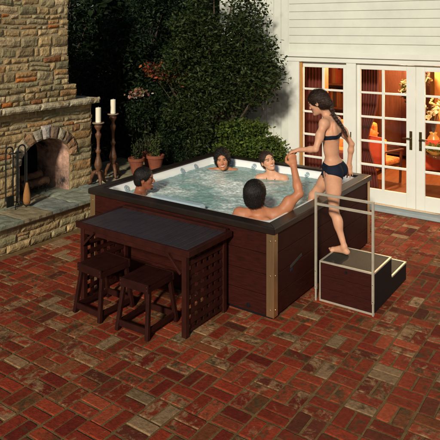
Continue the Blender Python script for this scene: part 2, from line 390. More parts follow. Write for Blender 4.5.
# surround with arched hole
def arch_half(z):     # z above hearth 0 -> interval covered by the hole (with the voussoirs)
    z = z+.385
    w_, r_ = AW+.015, RI+.16
    if z < SP: return (AC-w_-FY0, AC+w_-FY0)
    if z < SP+r_:
        k = math.sqrt(max(0, 1-((z-SP)/r_)**2)); ww = (AW+.15)*k if z > SP+.03 else w_
        return (AC-ww-FY0, AC+ww-FY0)
    return None
TOPZ = 1.62
def contour(hw, sp, ri, n=24):
    pts = [(AC+hw, .38)]+[(AC+hw*math.cos(PI*k/n), sp+ri*math.sin(PI*k/n)) for k in range(n+1)]+[(AC-hw, .38)]
    return pts
cin = contour(AW, SP, RI)
def outer(p):
    dx, dz = p[0]-AC, p[1]-SP
    if p[1] <= .39: return (FY1 if dx > 0 else FY0, .38)
    if dz <= 1e-6: return (FY1 if dx > 0 else FY0, SP)
    t = min(((FY1-AC) if dx > 0 else (AC-FY0))/max(abs(dx), 1e-6), (TOPZ-SP)/dz)
    return (AC+dx*t, SP+dz*t)
sm = MB(); ou = [outer(p) for p in cin]; n = len(cin)
vs = [(FX, a, b) for a, b in cin]+[(FX, a, b) for a, b in ou]; fs = [(i, i+1, n+i+1, n+i) for i in range(n-1)]
sm.add(vs, fs)
# corners of the rectangle left open by the radial mapping
for ya in (FY0, FY1):
    near = [i for i in range(n-1) if (ou[i][0] == ya) != (ou[i+1][0] == ya)]
    for i in near: sm.add([(FX, *ou[i]), (FX, *ou[i+1]), (FX, ya, TOPZ)], [(0,1,2)])
sm.box(-5.0, FX-.001, FY1-.34, FY1-.004, .38, TOPZ); sm.box(-5.0, FX-.001, FY0+.004, FY0+.34, .38, TOPZ); sm.box(-5.0, FX-.001, FY0+.34, FY1-.34, 1.28, TOPZ-.002)
sm.build('surround_core', M['smortar'], FP)
st = Stones()
st.wall((FX, FY0, .385), (0,1,0), (0,0,1), (1,0,0), FY1-FY0, TOPZ-.385, hole=arch_half, hr=(.05,.17), wr=(.12,.5), depth=.018)
st.wall((FX, FY1, .385), (-1,0,0), (0,0,1), (0,1,0), .95, TOPZ-.385, hr=(.06,.15), wr=(.14,.4), depth=.03)
st.wall((-5.0, FY0, .385), (1,0,0), (0,0,1), (0,-1,0), .95, TOPZ-.385, hr=(.06,.15), wr=(.14,.4), depth=.03)
st.build('surround_facing', M['stone'], FP)
vo = Stones(); k = 0; nv = 11; VC = [(.44,.37,.24),(.30,.17,.09),(.40,.30,.19),(.34,.30,.22),(.46,.38,.26),(.22,.15,.1)]
for k in range(nv):
    a0, a1 = PI*k/nv+.012, PI*(k+1)/nv-.012
    w2, r2 = AW+.15+random.uniform(-.02,.02), RI+.165+random.uniform(-.02,.02)
    q = [(AC+AW*math.cos(a0), SP+RI*math.sin(a0)), (AC+w2*math.cos(a0), SP+r2*math.sin(a0)), (AC+w2*math.cos(a1), SP+r2*math.sin(a1)), (AC+AW*math.cos(a1), SP+RI*math.sin(a1))]
    vo.quad((FX,0,0), (0,1,0), (0,0,1), (1,0,0), q, .045, (.52,.47,.44) if k == 5 else random.choice(VC))
vo.build('arch_stones', M['stone'], FP)
# firebox: splayed cheeks
fb = MB(); c2 = contour(AW, SP, RI); c3 = [(AC+(a-AC)*.84, b if b < .4 else .38+(b-.38)*.95) for a, b in c2]
fb.add([(FX+.0, a, b) for a, b in c2]+[(-4.68, a, b) for a, b in c3], [(i, i+1, n+i+1, n+i) for i in range(n-1)])
fb.build('firebox_lining', M['firebrick'], FP)
MB().add([(-4.675, a, b) for a, b in c3], [tuple(range(n))]).build('firebox_back', M['soot'], FP)
# mantel: rough slabs
mt = Stones(); y = FY0-.16
for d in (.42, .55, .62, .5, .47, .48):
    y1 = min(y+d, FY1+.08)
    mt.quad((-3.94,0,0), (0,1,0), (0,0,1), (1,0,0), [(y+.004,1.615),(y1-.004,1.615),(y1-.004,1.70),(y+.004,1.70)], .02, (.42,.37,.25), r=.02)
    mt.quad((0,0,1.70-.016), (1,0,0), (0,1,0), (0,0,1), [(-4.9,y+.004),(-3.93,y+.004),(-3.93,y1-.004),(-4.9,y1-.004)], .016, (.42,.37,.25), step=.06)
    y = y1
mt.build('mantel_facing', M['stone'], FP)
MB().box(-4.95, -3.942, FY0-.155, FY1+.075, TOPZ, 1.685).build('mantel', M['flag'] if 0 else M['smortar'], FP)
# chimney
CX = -4.02
cc = MB(); cc.box(-4.95, CX, -.90, 1.15, 1.685, 1.93); cc.box(-4.95, CX-.002, -.80, 1.01, 1.93, 4.4); cc.build('chimney_core', M['smortar'], FP)
st = Stones(); st.wall((CX, -.91, 1.70), (0,1,0), (0,0,1), (1,0,0), 2.085, .235, hr=(.06,.1), wr=(.14,.3), depth=.03)
st.wall((CX, -.82, 1.935), (0,1,0), (0,0,1), (1,0,0), 1.855, 2.46, hr=(.05,.15), wr=(.10,.38), depth=.016)
st.wall((CX, 1.01, 1.935), (-1,0,0), (0,0,1), (0,1,0), .93, 2.46, hr=(.06,.13), wr=(.12,.34), depth=.03)
st.wall((-4.95, -.80, 1.935), (1,0,0), (0,0,1), (0,-1,0), .93, 2.46, hr=(.06,.13), wr=(.12,.34), depth=.03)
st.wall((CX, 1.15, 1.70), (-1,0,0), (0,0,1), (0,1,0), .93, .235, hr=(.06,.1), wr=(.14,.3), depth=.03)
st.build('chimney_facing', M['stone'], FP)

# logs on a grate
lg = thing('fire_grate', (-4.38, .62, .385), 'black iron grate standing inside the arched firebox', 'grate')
gm = MB()
for yy in np.linspace(.45, .8, 6): gm.tube([(-4.2, yy, .52), (-4.22, yy, .46), (-4.5, yy, .45)], .008, 6)
for xx in (-4.24, -4.46):
    gm.tube([(xx, .42, .45), (xx, .84, .45)], .009, 6)
    for yy in (.45, .8): gm.tube([(xx, yy, .45), (xx, yy, .385)], .009, 6)
gm.build('bars', M['iron'], lg)
def log(a, b, r, label):
    a, b = V(a), V(b); mb = MB(); pts = [a.lerp(b, t) for t in np.linspace(0, 1, 9)]
    mb.tube([q+V((random.uniform(-1,1), 0, random.uniform(-1,1)))*.006 for q in pts], [r*random.uniform(.9, 1.1) for _ in pts], 12)
    tag(mb.build('log', M['log'], smooth=False), label, 'log', 'firewood in the fireplace')
log((-4.27,.40,.525), (-4.30,.88,.53), .055, 'thick split log lying lowest at the front of the fire grate')
log((-4.42,.42,.52), (-4.44,.82,.53), .05, 'brown log at the back of the fire grate, below the crossing log')
log((-4.36,.44,.62), (-4.34,.80,.635), .048, 'topmost log crossing over the other two on the grate')

# fire tools
ft = thing('fireplace_tool_stand', (-3.95,.10,.385), 'black wrought iron fireplace tool stand with two looped handles', 'tool stand')
tm = MB()
for k in range(4):
    a = PI/4+k*PI/2; tm.tube([(-3.95,.10,.46), (-3.95+.07*math.cos(a), .10+.07*math.sin(a), .44), (-3.95+.12*math.cos(a), .10+.12*math.sin(a), .385)], .007, 6)
tm.tube([(-3.95,.10,.44), (-3.95,.10,1.12)], .009, 8)
tm.build('stand', M['iron'], ft)
for k, (yy, r) in enumerate(((-.02,.055),(.17,.055))):
    hm = MB(); arc = [(-3.94, yy+r*math.cos(a), 1.14+r*math.sin(a)) for a in np.linspace(0, PI, 12)]
    hm.tube([(-3.94, yy+r, .50)]+arc+[(-3.94, yy-r, .50)], .010, 7); hm.build('looped_handle', M['iron'], ft)
hm = MB(); hm.tube([(-3.95,-.02,1.10), (-3.95,.17,1.10)], .008, 6); hm.build('crossbar', M['iron'], ft)
sh = MB(); sh.box(-3.93,-3.915,-.075,.035,.42,.56); sh.build('shovel_blade', M['iron'], ft, bevel=.004)
br = thing('hearth_broom', (-3.87,.22,.42), 'small straw hearth broom hanging from the tool stand', 'broom')
bm_ = MB(); bm_.tube([(-3.87,.20,.68), (-3.87,.20,1.1)], .009, 8); bm_.build('handle', M['iron'], br)
bm_ = MB(); bm_.lathe((-3.87,.20,.42), [(.042,0),(.050,.05),(.046,.12),(.034,.19),(.020,.25),(.014,.28)], 14)
bm_.build('bristles', M['straw'], br, smooth=True)

# ------------------------------------------------------------------ candle stands
def candle_stand(x, y, H, label, group):
    t = thing('candle_stand', (x, y, .385), label, 'candle stand', group)
    z0 = .385+.16; h = H-.16
    prof = [(.03,0),(.055,.02),(.06,.05),(.035,.08),(.03,.10),(.052,.13),(.060,.20),(.046,.28),(.030,.36),(.026,.42),(.040,.45),(.042,.48),(.026,.51),(.022,.60),(.028,.70),(.044,.76),(.046,.80),(.028,.83),(.024,.87),(.050,.92),(.062,.96),(.05,.985),(.03,1.0)]
    MB().lathe((x, y, z0), [(r, z*h) for r, z in prof], 20).build('turned_column', M['candlewood'], t, smooth=True)
    for k in range(3):
        a = -.5+k*2*PI/3; c, s_ = math.cos(a), math.sin(a)
        lm = MB(); lm.tube([(x+c*.01, y+s_*.01, z0+.05), (x+c*.07, y+s_*.07, z0+.03), (x+c*.105, y+s_*.105, z0-.05), (x+c*.115, y+s_*.115, z0-.11), (x+c*.155, y+s_*.155, .385+.016)], [.03,.032,.028,.022,.018], 9)
        lm.build('foot', M['candlewood'], t, smooth=True)
    MB().lathe((x, y, z0+h), [(.03,-.005),(.085,.006),(.092,.018),(.085,.024),(.04,.018)], 24).build('plate', M['dish'], t, smooth=True)
    return z0+h+.0235
for (x, y, H, lab, cl) in ((-3.885,1.495,.92, 'shorter brown turned wood candle stand beside the stone fireplace pier', 'ivory pillar candle on the shorter stand, next to the fireplace'),
                       (-4.05,1.97,.985, 'taller brown turned wood candle stand farther from the fireplace', 'ivory pillar candle on the taller stand, farther from the fireplace')):
    zt = candle_stand(x, y, H, lab, 'turned wood candle stands')
    c = MB(); c.lathe((x, y, zt), [(.040,0),(.0415,.004),(.0415,.215),(.036,.222),(.012,.214)], 24)
    c.tube([(x,y,zt+.21),(x+.002,y,zt+.235)], .0025, 6)
    tag(c.build('pillar_candle', M['wax'], smooth=False), cl, 'candle', 'ivory pillar candles')

# ------------------------------------------------------------------ foliage
def leaves_mesh(name, P, size, cols, mtl, parent=None, droop=.2, aspect=.45, up=.3, lim=None):
    n = len(P); P = np.asarray(P)
    d = RNG.normal(size=(n, 3)); d[:, 2] = d[:, 2]*.6-droop; d /= np.linalg.norm(d, axis=1)[:, None]
    nn = RNG.normal(size=(n, 3)); nn[:, 2] += up*3; s = np.cross(d, nn); s /= np.linalg.norm(s, axis=1)[:, None]+1e-9
    nrm = np.cross(s, d)
    sz = (size*RNG.uniform(.6, 1.35, n))[:, None]
    w_ = sz*aspect
    v = np.empty((n, 6, 3)); v[:, 0] = P-d*sz*.5; v[:, 1] = P-d*sz*.12+s*w_*.5+nrm*sz*.07; v[:, 2] = P+d*sz*.22+s*w_*.38+nrm*sz*.04
    v[:, 3] = P+d*sz*.55-nrm*sz*.06; v[:, 4] = P+d*sz*.22-s*w_*.38+nrm*sz*.04; v[:, 5] = P-d*sz*.12-s*w_*.5+nrm*sz*.07
    me = bpy.data.meshes.new(name); me.vertices.add(n*6); 
    me.vertices.foreach_set('co', v.reshape(-1).astype(np.float32))
    idx = (np.arange(n)[:, None]*6+np.array([0,1,2,3, 0,3,4,5])[None, :]).ravel().astype(np.int32)
    me.loops.add(len(idx)); me.loops.foreach_set('vertex_index', idx)
    me.polygons.add(n*2); me.polygons.foreach_set('loop_start', np.arange(0, n*8, 4, dtype=np.int32))
    me.update(calc_edges=True); me.validate()
    c = np.asarray(cols)[RNG.integers(0, len(cols), n)]*RNG.uniform(.65, 1.4, n)[:, None]
    set_col(me, np.repeat(c, 6, axis=0))
    return link(name, me, mtl, parent)

def clumps(centres, n, r, sq=.8):
    """points scattered in shells round clump centres"""
    C = np.asarray(centres)[RNG.integers(0, len(centres), n)]
    d = RNG.normal(size=(n, 3)); d /= np.linalg.norm(d, axis=1)[:, None]
    rr = r*RNG.uniform(.25, 1, n)**.5*(1+.25*RNG.normal(size=n))
    return C+d*rr[:, None]*np.array([1, 1, sq])

def in_ellipsoid(c, rad, n, shell=.5):
    d = RNG.normal(size=(n, 3)); d /= np.linalg.norm(d, axis=1)[:, None]
    return np.array(c)+d*(RNG.uniform(shell, 1, n)[:, None])*np.array(rad)

def tree(name, base, h, crown_c, rad, nclump, nleaf, size, cols, label, cat, cr=.3, group=None, trunk_r=.07, extra=(), **kw):
    t = thing(name, (base[0], base[1], 0), label, cat, group)
    cc_ = list(in_ellipsoid(crown_c, rad, nclump)); cc_ += [np.array(e) for e in extra]
    tr = MB(); top = V(crown_c)
    pts = [V((base[0], base[1], -.03)).lerp(top, k/7)+V((random.uniform(-1,1), random.uniform(-1,1), 0))*.04*(k > 0) for k in range(8)]
    tr.tube(pts, [trunk_r*(1-.09*k) for k in range(8)], 9); tr.build('trunk', M['bark'], t, smooth=True)
    lb = MB()
    for k, c in enumerate(cc_):
        if k % 2 and k < nclump: continue
        s_ = pts[random.randint(2, 6)]; c = V(c); mid = s_.lerp(c, .5)+V((0,0,.06)); lb.tube([s_, mid, c], [trunk_r*.4, trunk_r*.25, trunk_r*.08], 5)
    lb.build('limbs', M['bark'], t)
    P = clumps(cc_, nleaf, cr); P = P[P[:, 2] > .03]
    leaves_mesh('crown', P, size, cols, M['leaf'], t, **kw)
    return t

DK_SHADE = [(.010,.022,.007),(.014,.030,.009),(.008,.016,.006),(.018,.034,.010)]  # shade on hedge and rear trees is put into these leaf colours
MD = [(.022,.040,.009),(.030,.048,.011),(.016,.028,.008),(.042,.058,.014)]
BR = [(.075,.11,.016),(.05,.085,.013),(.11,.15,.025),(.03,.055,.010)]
# broadleaf tree by the house, crown reaching over the white wall
def lim(Pfun): return Pfun
tree('broadleaf_tree', (-3.0,3.35), 3, (-2.95,3.2,1.95), (.95,.42,1.25), 80, 36000, .062, MD, 'dense dark green broadleaf tree beside the white house wall', 'tree', cr=.30, trunk_r=.09,
     extra=[(-1.76,2.88,2.02),(-1.80,2.88,2.16),(-1.98,3.0,2.12),(-1.86,2.95,1.98),(-2.05,3.0,1.78),(-1.9,2.9,2.5),(-2.1,3.0,2.9),(-2.25,3.0,2.6),(-2.5,3.1,3.3),(-2.9,3.1,3.4),(-1.98,3.0,2.3),(-2.2,3.05,3.2),(-2.35,3.1,2.9),(-2.45,3.1,2.4),(-2.6,3.1,2.1),(-3.3,3.2,3.3),(-2.3,3.05,2.2),(-2.7,3.1,2.8),(-2.4,3.1,2.7)])
tree('flowering_shrub', (-2.1,2.98), 1.2, (-2.1,2.90,.86), (.62,.26,.42), 34, 15000, .055, BR, 'bright yellow green leafy shrub behind the back edge of the hot tub', 'shrub', cr=.16, trunk_r=.03, aspect=.5,
     extra=[(-1.62,2.85,.80),(-1.52,2.8,.92),(-1.66,2.85,1.05),(-2.3,2.85,1.22),(-2.5,2.85,1.15)])
# clipped fine leaved hedge
def hedge(name, x0, x1, y0, y1, h, n, size, cols, label):
    P = np.stack([RNG.uniform(x0, x1, n), RNG.uniform(y0, y1, n), RNG.uniform(0, 1, n)**.8*h], 1)
    face = RNG.random(n) < .6; P[face, 1] = y0+np.abs(RNG.normal(0, .05, face.sum()))
    top = RNG.random(n) < .2; P[top, 2] = h+RNG.normal(0, .05, top.sum())
    P[:, 1] += .09*np.sin(P[:, 0]*5)+.05*np.sin(P[:, 0]*13+P[:, 2]*9); P[:, 2] += .05*np.sin(P[:, 0]*4.3)
    t = thing(name, ((x0+x1)/2, (y0+y1)/2, 0), label, 'hedge')
    leaves_mesh('foliage', P[P[:, 2] > 0], size, cols, M['leaf'], t)
    s = MB()
    for k in range(int((x1-x0)/.3)):
        x = x0+.15+k*.3; s.tube([(x, (y0+y1)/2, -.03), (x+.03, (y0+y1)/2+.05, h*.5), (x, (y0+y1)/2, h*.9)], [.03,.02,.008], 6)
    s.build('stems', M['bark'], t); return t
hedge('hedge', -4.45, -2.9, 3.35, 4.1, 1.72, 26000, .045, DK_SHADE, 'clipped fine leaved dark hedge behind the far corner of the hot tub')
# trees behind, shade put into their leaf colour
k = 0
for (bx, by, cz, rx, rz, n, lab) in ((-5.35,3.5,1.5,.8,1.5,19000,'dark bushy evergreen tree right behind the fireplace chimney'),
                         (-6.0,4.9,2.0,1.0,1.9,19000,'dark evergreen tree standing between the hedge and the chimney'),
                         (-4.7,5.6,2.2,1.1,1.9,19000,'dark evergreen tree rising above the clipped hedge'),
                         (-3.3,5.3,2.4,1.1,1.9,19000,'dark evergreen tree behind the broadleaf tree near the house'),
                         (-5.9,2.0,1.7,.8,1.7,9000,'dark evergreen tree hidden mostly behind the fireplace'),
                         (-7.6,3.6,2.4,1.2,2.3,10000,'dark evergreen tree farthest left beyond the fireplace')):
    tree('evergreen_tree', (bx, by), 3, (bx, by, cz), (rx, .7, rz), 60, n, .075, DK_SHADE, lab, 'tree', cr=.36, group='dark evergreen trees behind the hedge', trunk_r=.1)
# thick wood beyond, one mass
P = np.concatenate([in_ellipsoid((x, y, 2.2), (1.9, 1.2, 2.6), 5200, .3) for x, y in ((-11,6),(-9.5,8),(-7.5,9),(-5.5,9.5),(-3.5,9.6),(-11.5,3.4),(-11.5,.8),(-10.5,-2),(-8.5,7))])
P = P[P[:, 2] > 0]
tag(leaves_mesh('woodland', P, .26, DK_SHADE, M['leaf']), 'dark mass of trees far behind the hedge', 'woodland', kind='stuff')
# red leaved shrub, berries and blossoms above the hedge
tree('red_leaved_shrub', (-3.55,3.95), 2.4, (-3.78,3.02,1.98), (.55,.16,.17), 16, 1700, .065, [(.20,.03,.012),(.26,.05,.02),(.12,.03,.012),(.34,.12,.03),(.02,.03,.01),(.03,.04,.012)], 'red and orange leaved shrub above the clipped hedge', 'shrub', cr=.15, trunk_r=.03)
t = thing('flowering_bush', (-4.5,3.12,0), 'bush with small pink and white blossoms left of the hedge', 'bush')
P = clumps(in_ellipsoid((-4.45,3.0,1.56), (.20,.10,.12), 7), 210, .10); leaves_mesh('blossoms', P, .05, [(.40,.20,.12),(.5,.42,.38),(.35,.12,.10),(.08,.10,.03)], M['petal'], t, aspect=.8)
P = clumps(in_ellipsoid((-4.45,3.1,1.15), (.30,.16,.45), 16), 2600, .2); leaves_mesh('foliage', P, .06, DK_SHADE+MD[:1], M['leaf'], t)
s = MB()
for k in range(5): s.tube([(-4.5+.02*k, 3.15, -.03), (-4.6+.07*k, 3.1, .8), (-4.65+.1*k, 3.05, 1.5)], [.014,.01,.004], 6)
s.build('stems', M['bark'], t)

# terracotta pots on the low wall
def pot(x, y, s, label):
    t = thing('terracotta_pot', (x, y, .385), label, 'flower pot', 'terracotta pots on the low stone ledge')
    MB().lathe((x, y, .385), [(.075*s,0),(.12*s,.20*s),(.135*s,.205*s),(.137*s,.25*s),(.12*s,.252*s),(.112*s,.21*s)], 22).build('pot', M['terra'], t, smooth=False)
    return t
def potplant(x, y, z, h, n, label, cols):
    t = thing('potted_plant', (x, y, z), label, 'plant', 'plants in the terracotta pots')
    st_ = MB(); P = []
    for k in range(14):
        a = random.uniform(0, 2*PI); r = random.uniform(.02, .14); hh = h*random.uniform(.6, 1)
        top = V((x+r*math.cos(a), y+r*math.sin(a), z+hh)); b = V((x+.2*r*math.cos(a), y+.2*r*math.sin(a), z-.03))
        st_.tube([b, b.lerp(top, .6), top], [.004,.003,.002], 5)
        for q in range(n//14): P.append(np.array(b.lerp(top, random.uniform(.15, 1)))+RNG.normal(0, .022, 3))
    st_.build('stems', M['bark'], t); leaves_mesh('foliage', P, .042, cols, M['leaf'], t, droop=-.5)
for x, y, s, h, lab, pl, cols in ((-3.93,2.38,1.0,.30,'terracotta pot nearest the candle stands','sparse dark green herb in the pot nearest the candle stands', MD),
                      (-3.75,2.64,1.1,.42,'middle terracotta pot behind the head of the man at the left','taller yellow green herb in the middle pot', BR[:2]+MD[:2]),
                      (-4.05,2.84,1.0,.34,'rearmost terracotta pot at the end of the ledge','small green herb in the rearmost pot', MD)):
    pot(x, y, s, lab); potplant(x, y, .385+.215*s, h, 420, pl, cols)

# ------------------------------------------------------------------ house
HS = thing('house', (0, 5.5, 0), 'white painted house with glazed doors onto the patio', 'house')
WY = 4.0
hw = MB()
hw.box(-3.4, -2.0, WY, WY+.14, 0, 3.7)            # siding left of the pilaster
hw.box(2.0, 6.0, WY, WY+.14, 0, 3.7)
hw.box(-2.0, 2.0, WY, WY+.14, 2.32, 3.7)
for x in np.arange(-3.4, -2.0, .14): hw.box(x, x+.134, WY-.014, WY-.0005, .1, 3.7)
for x in np.arange(2.0, 6.0, .14): hw.box(x, x+.134, WY-.014, WY-.0005, .1, 3.7)
for z in np.arange(2.5, 3.7, .13): hw.box(-1.99, 1.99, WY-.014, WY-.0005, z, z+.124)
hw.build('wall', M['siding'], HS, bevel=.002)
side = MB(); side.box(-3.4, -3.26, WY+.142, 9.5, 0, 3.7); side.box(5.86, 6.0, WY+.142, 9.5, 0, 3.7); side.box(-3.4, 6, 9.502, 9.64, 0, 3.7); side.build('side_wall', M['siding'], HS)
rf = MB(); rf.add([(-3.7,3.72,3.6),(6.3,3.72,3.6),(6.3,6.8,5.0),(-3.7,6.8,5.0),(6.3,9.9,3.6),(-3.7,9.9,3.6),(-3.7,3.72,3.75),(6.3,3.72,3.75),(6.3,6.8,5.15),(-3.7,6.8,5.15),(6.3,9.9,3.75),(-3.7,9.9,3.75)],
    [(0,1,2,3),(3,2,4,5),(6,9,8,7),(9,11,10,8),(0,6,7,1),(5,4,10,11),(0,3,9,6),(3,5,11,9),(1,7,8,2),(2,8,10,4)]); rf.build('roof', M['roof'], HS)
tr = MB()
tr.box(-2.0, -1.80, WY-.03, WY+.14, .07, 2.20)     # pilaster by the sidelight
tr.box(-.975, -.818, WY-.03, WY+.14, .07, 2.20); tr.box(1.008, 1.165, WY-.03, WY+.14, .07, 2.20); tr.box(1.99, 2.19, WY-.03, WY-.0145, .07, 2.20)
tr.box(-2.02, 2.21, WY-.04, WY+.1398, 2.201, 2.32); tr.box(-2.05, 2.24, WY-.07, WY-.041, 2.28, 2.36)
tr.build('door_trim', M['white'], HS, bevel=.004)
sm = MB(); sm.box(-2.05, 2.24, 3.86, WY+.14, 0, .052); sm.build('doorstep', M['sill'], HS, bevel=.006)
ROWS = [.288, .645, 1.009, 1.381, 1.753, 2.11]
def leaf_door(name, x0, x1, y, gl, label, stile=.0, bottom=.08, handle=None, hinge=None, ws=(.0,.0)):
    m = MB(); gx0, gx1 = gl; t = .045
    m.box(x0, gx0, y, y+t, bottom, 2.195); m.box(gx1, x1, y, y+t, bottom, 2.195)
    m.box(gx0+.0005, gx1-.0005, y+.001, y+t-.001, bottom, ROWS[0]); m.box(gx0+.0005, gx1-.0005, y+.001, y+t-.001, ROWS[-1], 2.195)
    cx = (gx0+gx1)/2
    m.box(cx-.018, cx+.018, y+.004, y+t-.004, ROWS[0], ROWS[-1])
    for z in ROWS[1:-1]:
        m.box(gx0+.0005, cx-.0185, y+.006, y+t-.006, z-.016, z+.016); m.box(cx+.0185, gx1-.0005, y+.006, y+t-.006, z-.016, z+.016)
    d = m.build(name, M['white'], HS, bevel=.004)
    if label: d['label'] = label
    g_ = MB(); g_.add([(gx0,y+.022,ROWS[0]),(gx1,y+.022,ROWS[0]),(gx1,y+.022,ROWS[-1]),(gx0,y+.022,ROWS[-1])], [(0,1,2,3)]); g_.build('glass', M['glass'], d)
    if handle:
        h = MB(); hx, sd = handle; h.box(hx-.02, hx+.02, y-.008, y-.0004, .95, 1.225); h.tube([(hx, y-.008, 1.12), (hx, y-.05, 1.12)], .011, 10); h.tube([(hx, y-.045, 1.12), (hx+sd*.06, y-.05, 1.122), (hx+sd*.115, y-.045, 1.112)], [.011,.009,.008], 10)
        h.lathe((hx, y-.012, 1.0), [(.012,-.012),(.012,.012)], 12)
        h.build('handle', M['brass'], d, bevel=.001)
    return d
leaf_door('french_door', -.812, .093, WY+.012, (-.80+.045, -.045), None, handle=(.025, -1))
leaf_door('french_door', .097, 1.002, WY+.012, (.225, .96), None, handle=(.165, 1))
leaf_door('sidelight_window', -1.795, -.98, WY+.03, (-1.745, -1.05), 'glazed panel with oak edge left of the doors')
leaf_door('sidelight_window', 1.17, 1.985, WY+.03, (1.24, 1.935), None)
o = MB(); o.box(-1.799, -1.752, WY+.0, WY+.029, .08, 2.195); o.build('oak_edge_strip', M['woodpost'], HS, bevel=.003)
o = MB(); o.box(-.905, -.888, WY-.036, WY-.0305, 1.04, 1.13); o.build('latch_plate', M['brass'], HS, bevel=.001)
# room
rm = MB(); rm.box(-3.25, 5.85, WY+.145, 9.49, .0, .055); rm.build('room_floor', M['roomfloor'], HS)
rm = MB(); rm.box(-3.25, 5.85, 8.2, 8.3, .056, 2.6); rm.box(-3.25, -3.17, WY+.15, 8.19, .056, 2.6); rm.box(5.76, 5.85, WY+.15, 8.19, .056, 2.6); rm.build('room_wall', M['ochre'], HS)
rm = MB(); rm.box(-3.25, 5.85, WY+.145, 9.49, 2.61, 2.66); rm.build('room_ceiling', M['ochre'], HS)
for bb in ((-1.98,-1.80,4.95,5.13),(-.42,-.18,6.9,7.1)): rm = MB(); rm.box(*bb,.056,2.605); rm.build('wood_column', M['woodpost'], HS, bevel=.01)
def curtain(x0, x1, y, z0, z1, label, sweep=0):
    m = MB(); n_ = 60; nz_ = 14; vs = []
    for j in range(nz_+1):
        t = j/nz_; k = 1-.55*math.exp(-((t-.35)/.16)**2)*sweep
        for i in range(n_+1):
            u = i/n_; vs.append((x0+(x1-x0)*u*k, y+.035*math.sin(u*PI*2*7+t), z0+(z1-z0)*t))
    fs = [(j*(n_+1)+i, j*(n_+1)+i+1, (j+1)*(n_+1)+i+1, (j+1)*(n_+1)+i) for j in range(nz_) for i in range(n_)]
    o = m.add(vs, fs).build('curtain', M['curtain'], smooth=True)
    s = o.modifiers.new('solid', 'SOLIDIFY'); s.thickness = .006
    tag(o, label, 'curtain', 'dark red curtains indoors')
curtain(-.98, -.66, 4.55, .07, 2.5, 'gathered dark red curtain behind the left glazed door', 1)
curtain(-2.05, -1.62, 4.55, .07, 2.5, 'straight dark red curtain behind the left end of the sidelight')
curtain(1.05, 1.5, 4.55, .07, 2.5, 'dark red curtain behind the right end of the glazed doors')
# cabinet
cb = thing('cabinet', (-1.2,7.6,.056), 'tall dark wooden cabinet against the back of the room', 'cabinet')
m = MB(); m.box(-1.7,-.62,7.35,7.95,.14,1.95); m.box(-1.75,-.57,7.3,8.0,1.952,2.02); m.build('case', M['roomdark'], cb, bevel=.008)
for x in (-1.66,-1.15):
    m = MB(); m.box(x, x+.47, 7.325, 7.349, .2, 1.9); m.box(x+.06, x+.41, 7.316, 7.3245, .3, 1.8); m.build('door', M['roomdark'], cb, bevel=.004)
for x in (-1.68,-.68): m = MB(); m.box(x, x+.05, 7.37, 7.93, .056, .139); m.build('leg', M['roomdark'], cb)
bk = thing('bookcase', (-2.6,6.9,.056), 'dark wood bookcase with red spines behind the sidelight', 'bookcase')
m = MB(); m.box(-3.1,-2.08,7.2,7.24,.056,2.3)
for z in (.06,.55,1.05,1.55,2.05,2.28): m.box(-3.1,-2.08,6.85,7.199,z,z+.03)
for x in (-3.13,-2.079): m.box(x, x+.03, 6.84, 7.2, .056, 2.31)
m.build('case', M['roomdark'], bk)
m = MB()
for z in (.09,.58,1.08,1.58):
    x = -3.08
    while x < -2.15:
        wd = random.uniform(.03,.06); hh = random.uniform(.28,.4); m.box(x, x+wd-.003, 6.95, 7.15, z+.002, z+hh, random.choice([(.16,.02,.012),(.08,.015,.01),(.25,.1,.03),(.03,.02,.02),(.3,.05,.02)])); x += wd
m.build('row_of_books', M['petal'], bk)['kind'] = 'stuff'
def armchair(x, y, rz, label):
    t = thing('armchair', (0,0,0), label, 'armchair', 'red upholstered armchairs indoors')
    m = MB(); vs = []; R_ = 12
    for j in range(9):
        for i in range(R_+1):
            u = i/R_*2-1; z = .36+j/8*.48+(.03 if j == 8 else 0)*(1-u*u)
            vs.append((u*(.30+.03*j/8), .26+.10*j/8-.07*u*u, z))
    n0 = len(vs); vs += [(a, b+.06, c) for a, b, c in vs]
    W_ = R_+1; fs = []
    for j in range(8):
        for i in range(R_): k = j*W_+i; fs += [(k, k+1, k+W_+1, k+W_), (n0+k+1, n0+k, n0+k+W_, n0+k+W_+1)]
    for i in range(R_): fs += [(i+1, i, n0+i, n0+i+1), (8*W_+i, 8*W_+i+1, n0+8*W_+i+1, n0+8*W_+i)]
    for j in range(8): fs += [(j*W_, (j+1)*W_, n0+(j+1)*W_, n0+j*W_), ((j+1)*W_+R_, j*W_+R_, n0+j*W_+R_, n0+(j+1)*W_+R_)]
    m.add(vs, fs).build('backrest', M['redfab'], t, smooth=True)
    m = MB(); m.box(-.29,.29,-.30,.25,.33,.43); m.build('seat', M['orangefab'], t, bevel=.035)
    for sx in (-1,1):
        for sy, hh in ((-.27,.56),(.27,.33)): MB().beam((sx*.29, sy, 0), (sx*.31, sy, hh), .035, .035).build('leg', M['roomdark'], t, bevel=.004)
        MB().beam((sx*.325,-.30,.575), (sx*.325,.31,.60), .05, .028).build('armrest', M['roomdark'], t, bevel=.006)
    m = MB(); m.box(-.28,.28,-.28,.26,.29,.329); m.build('seat_rail', M['roomdark'], t)
    t.location = (x, y, .056); t.rotation_euler = (0,0,rz)
    return t
armchair(-.98, 5.35, PI*.93, 'red armchair with orange seat behind the left glazed door')
armchair(-.10, 5.5, PI*1.1, 'red armchair beside the table behind the right glazed door')
armchair(-1.9, 6.0, PI*.1, 'red armchair farther back behind the sidelight')
so_ = thing('sofa', (-1.75,5.75,.056), 'orange patterned sofa seen through the sidelight and left door', 'sofa')
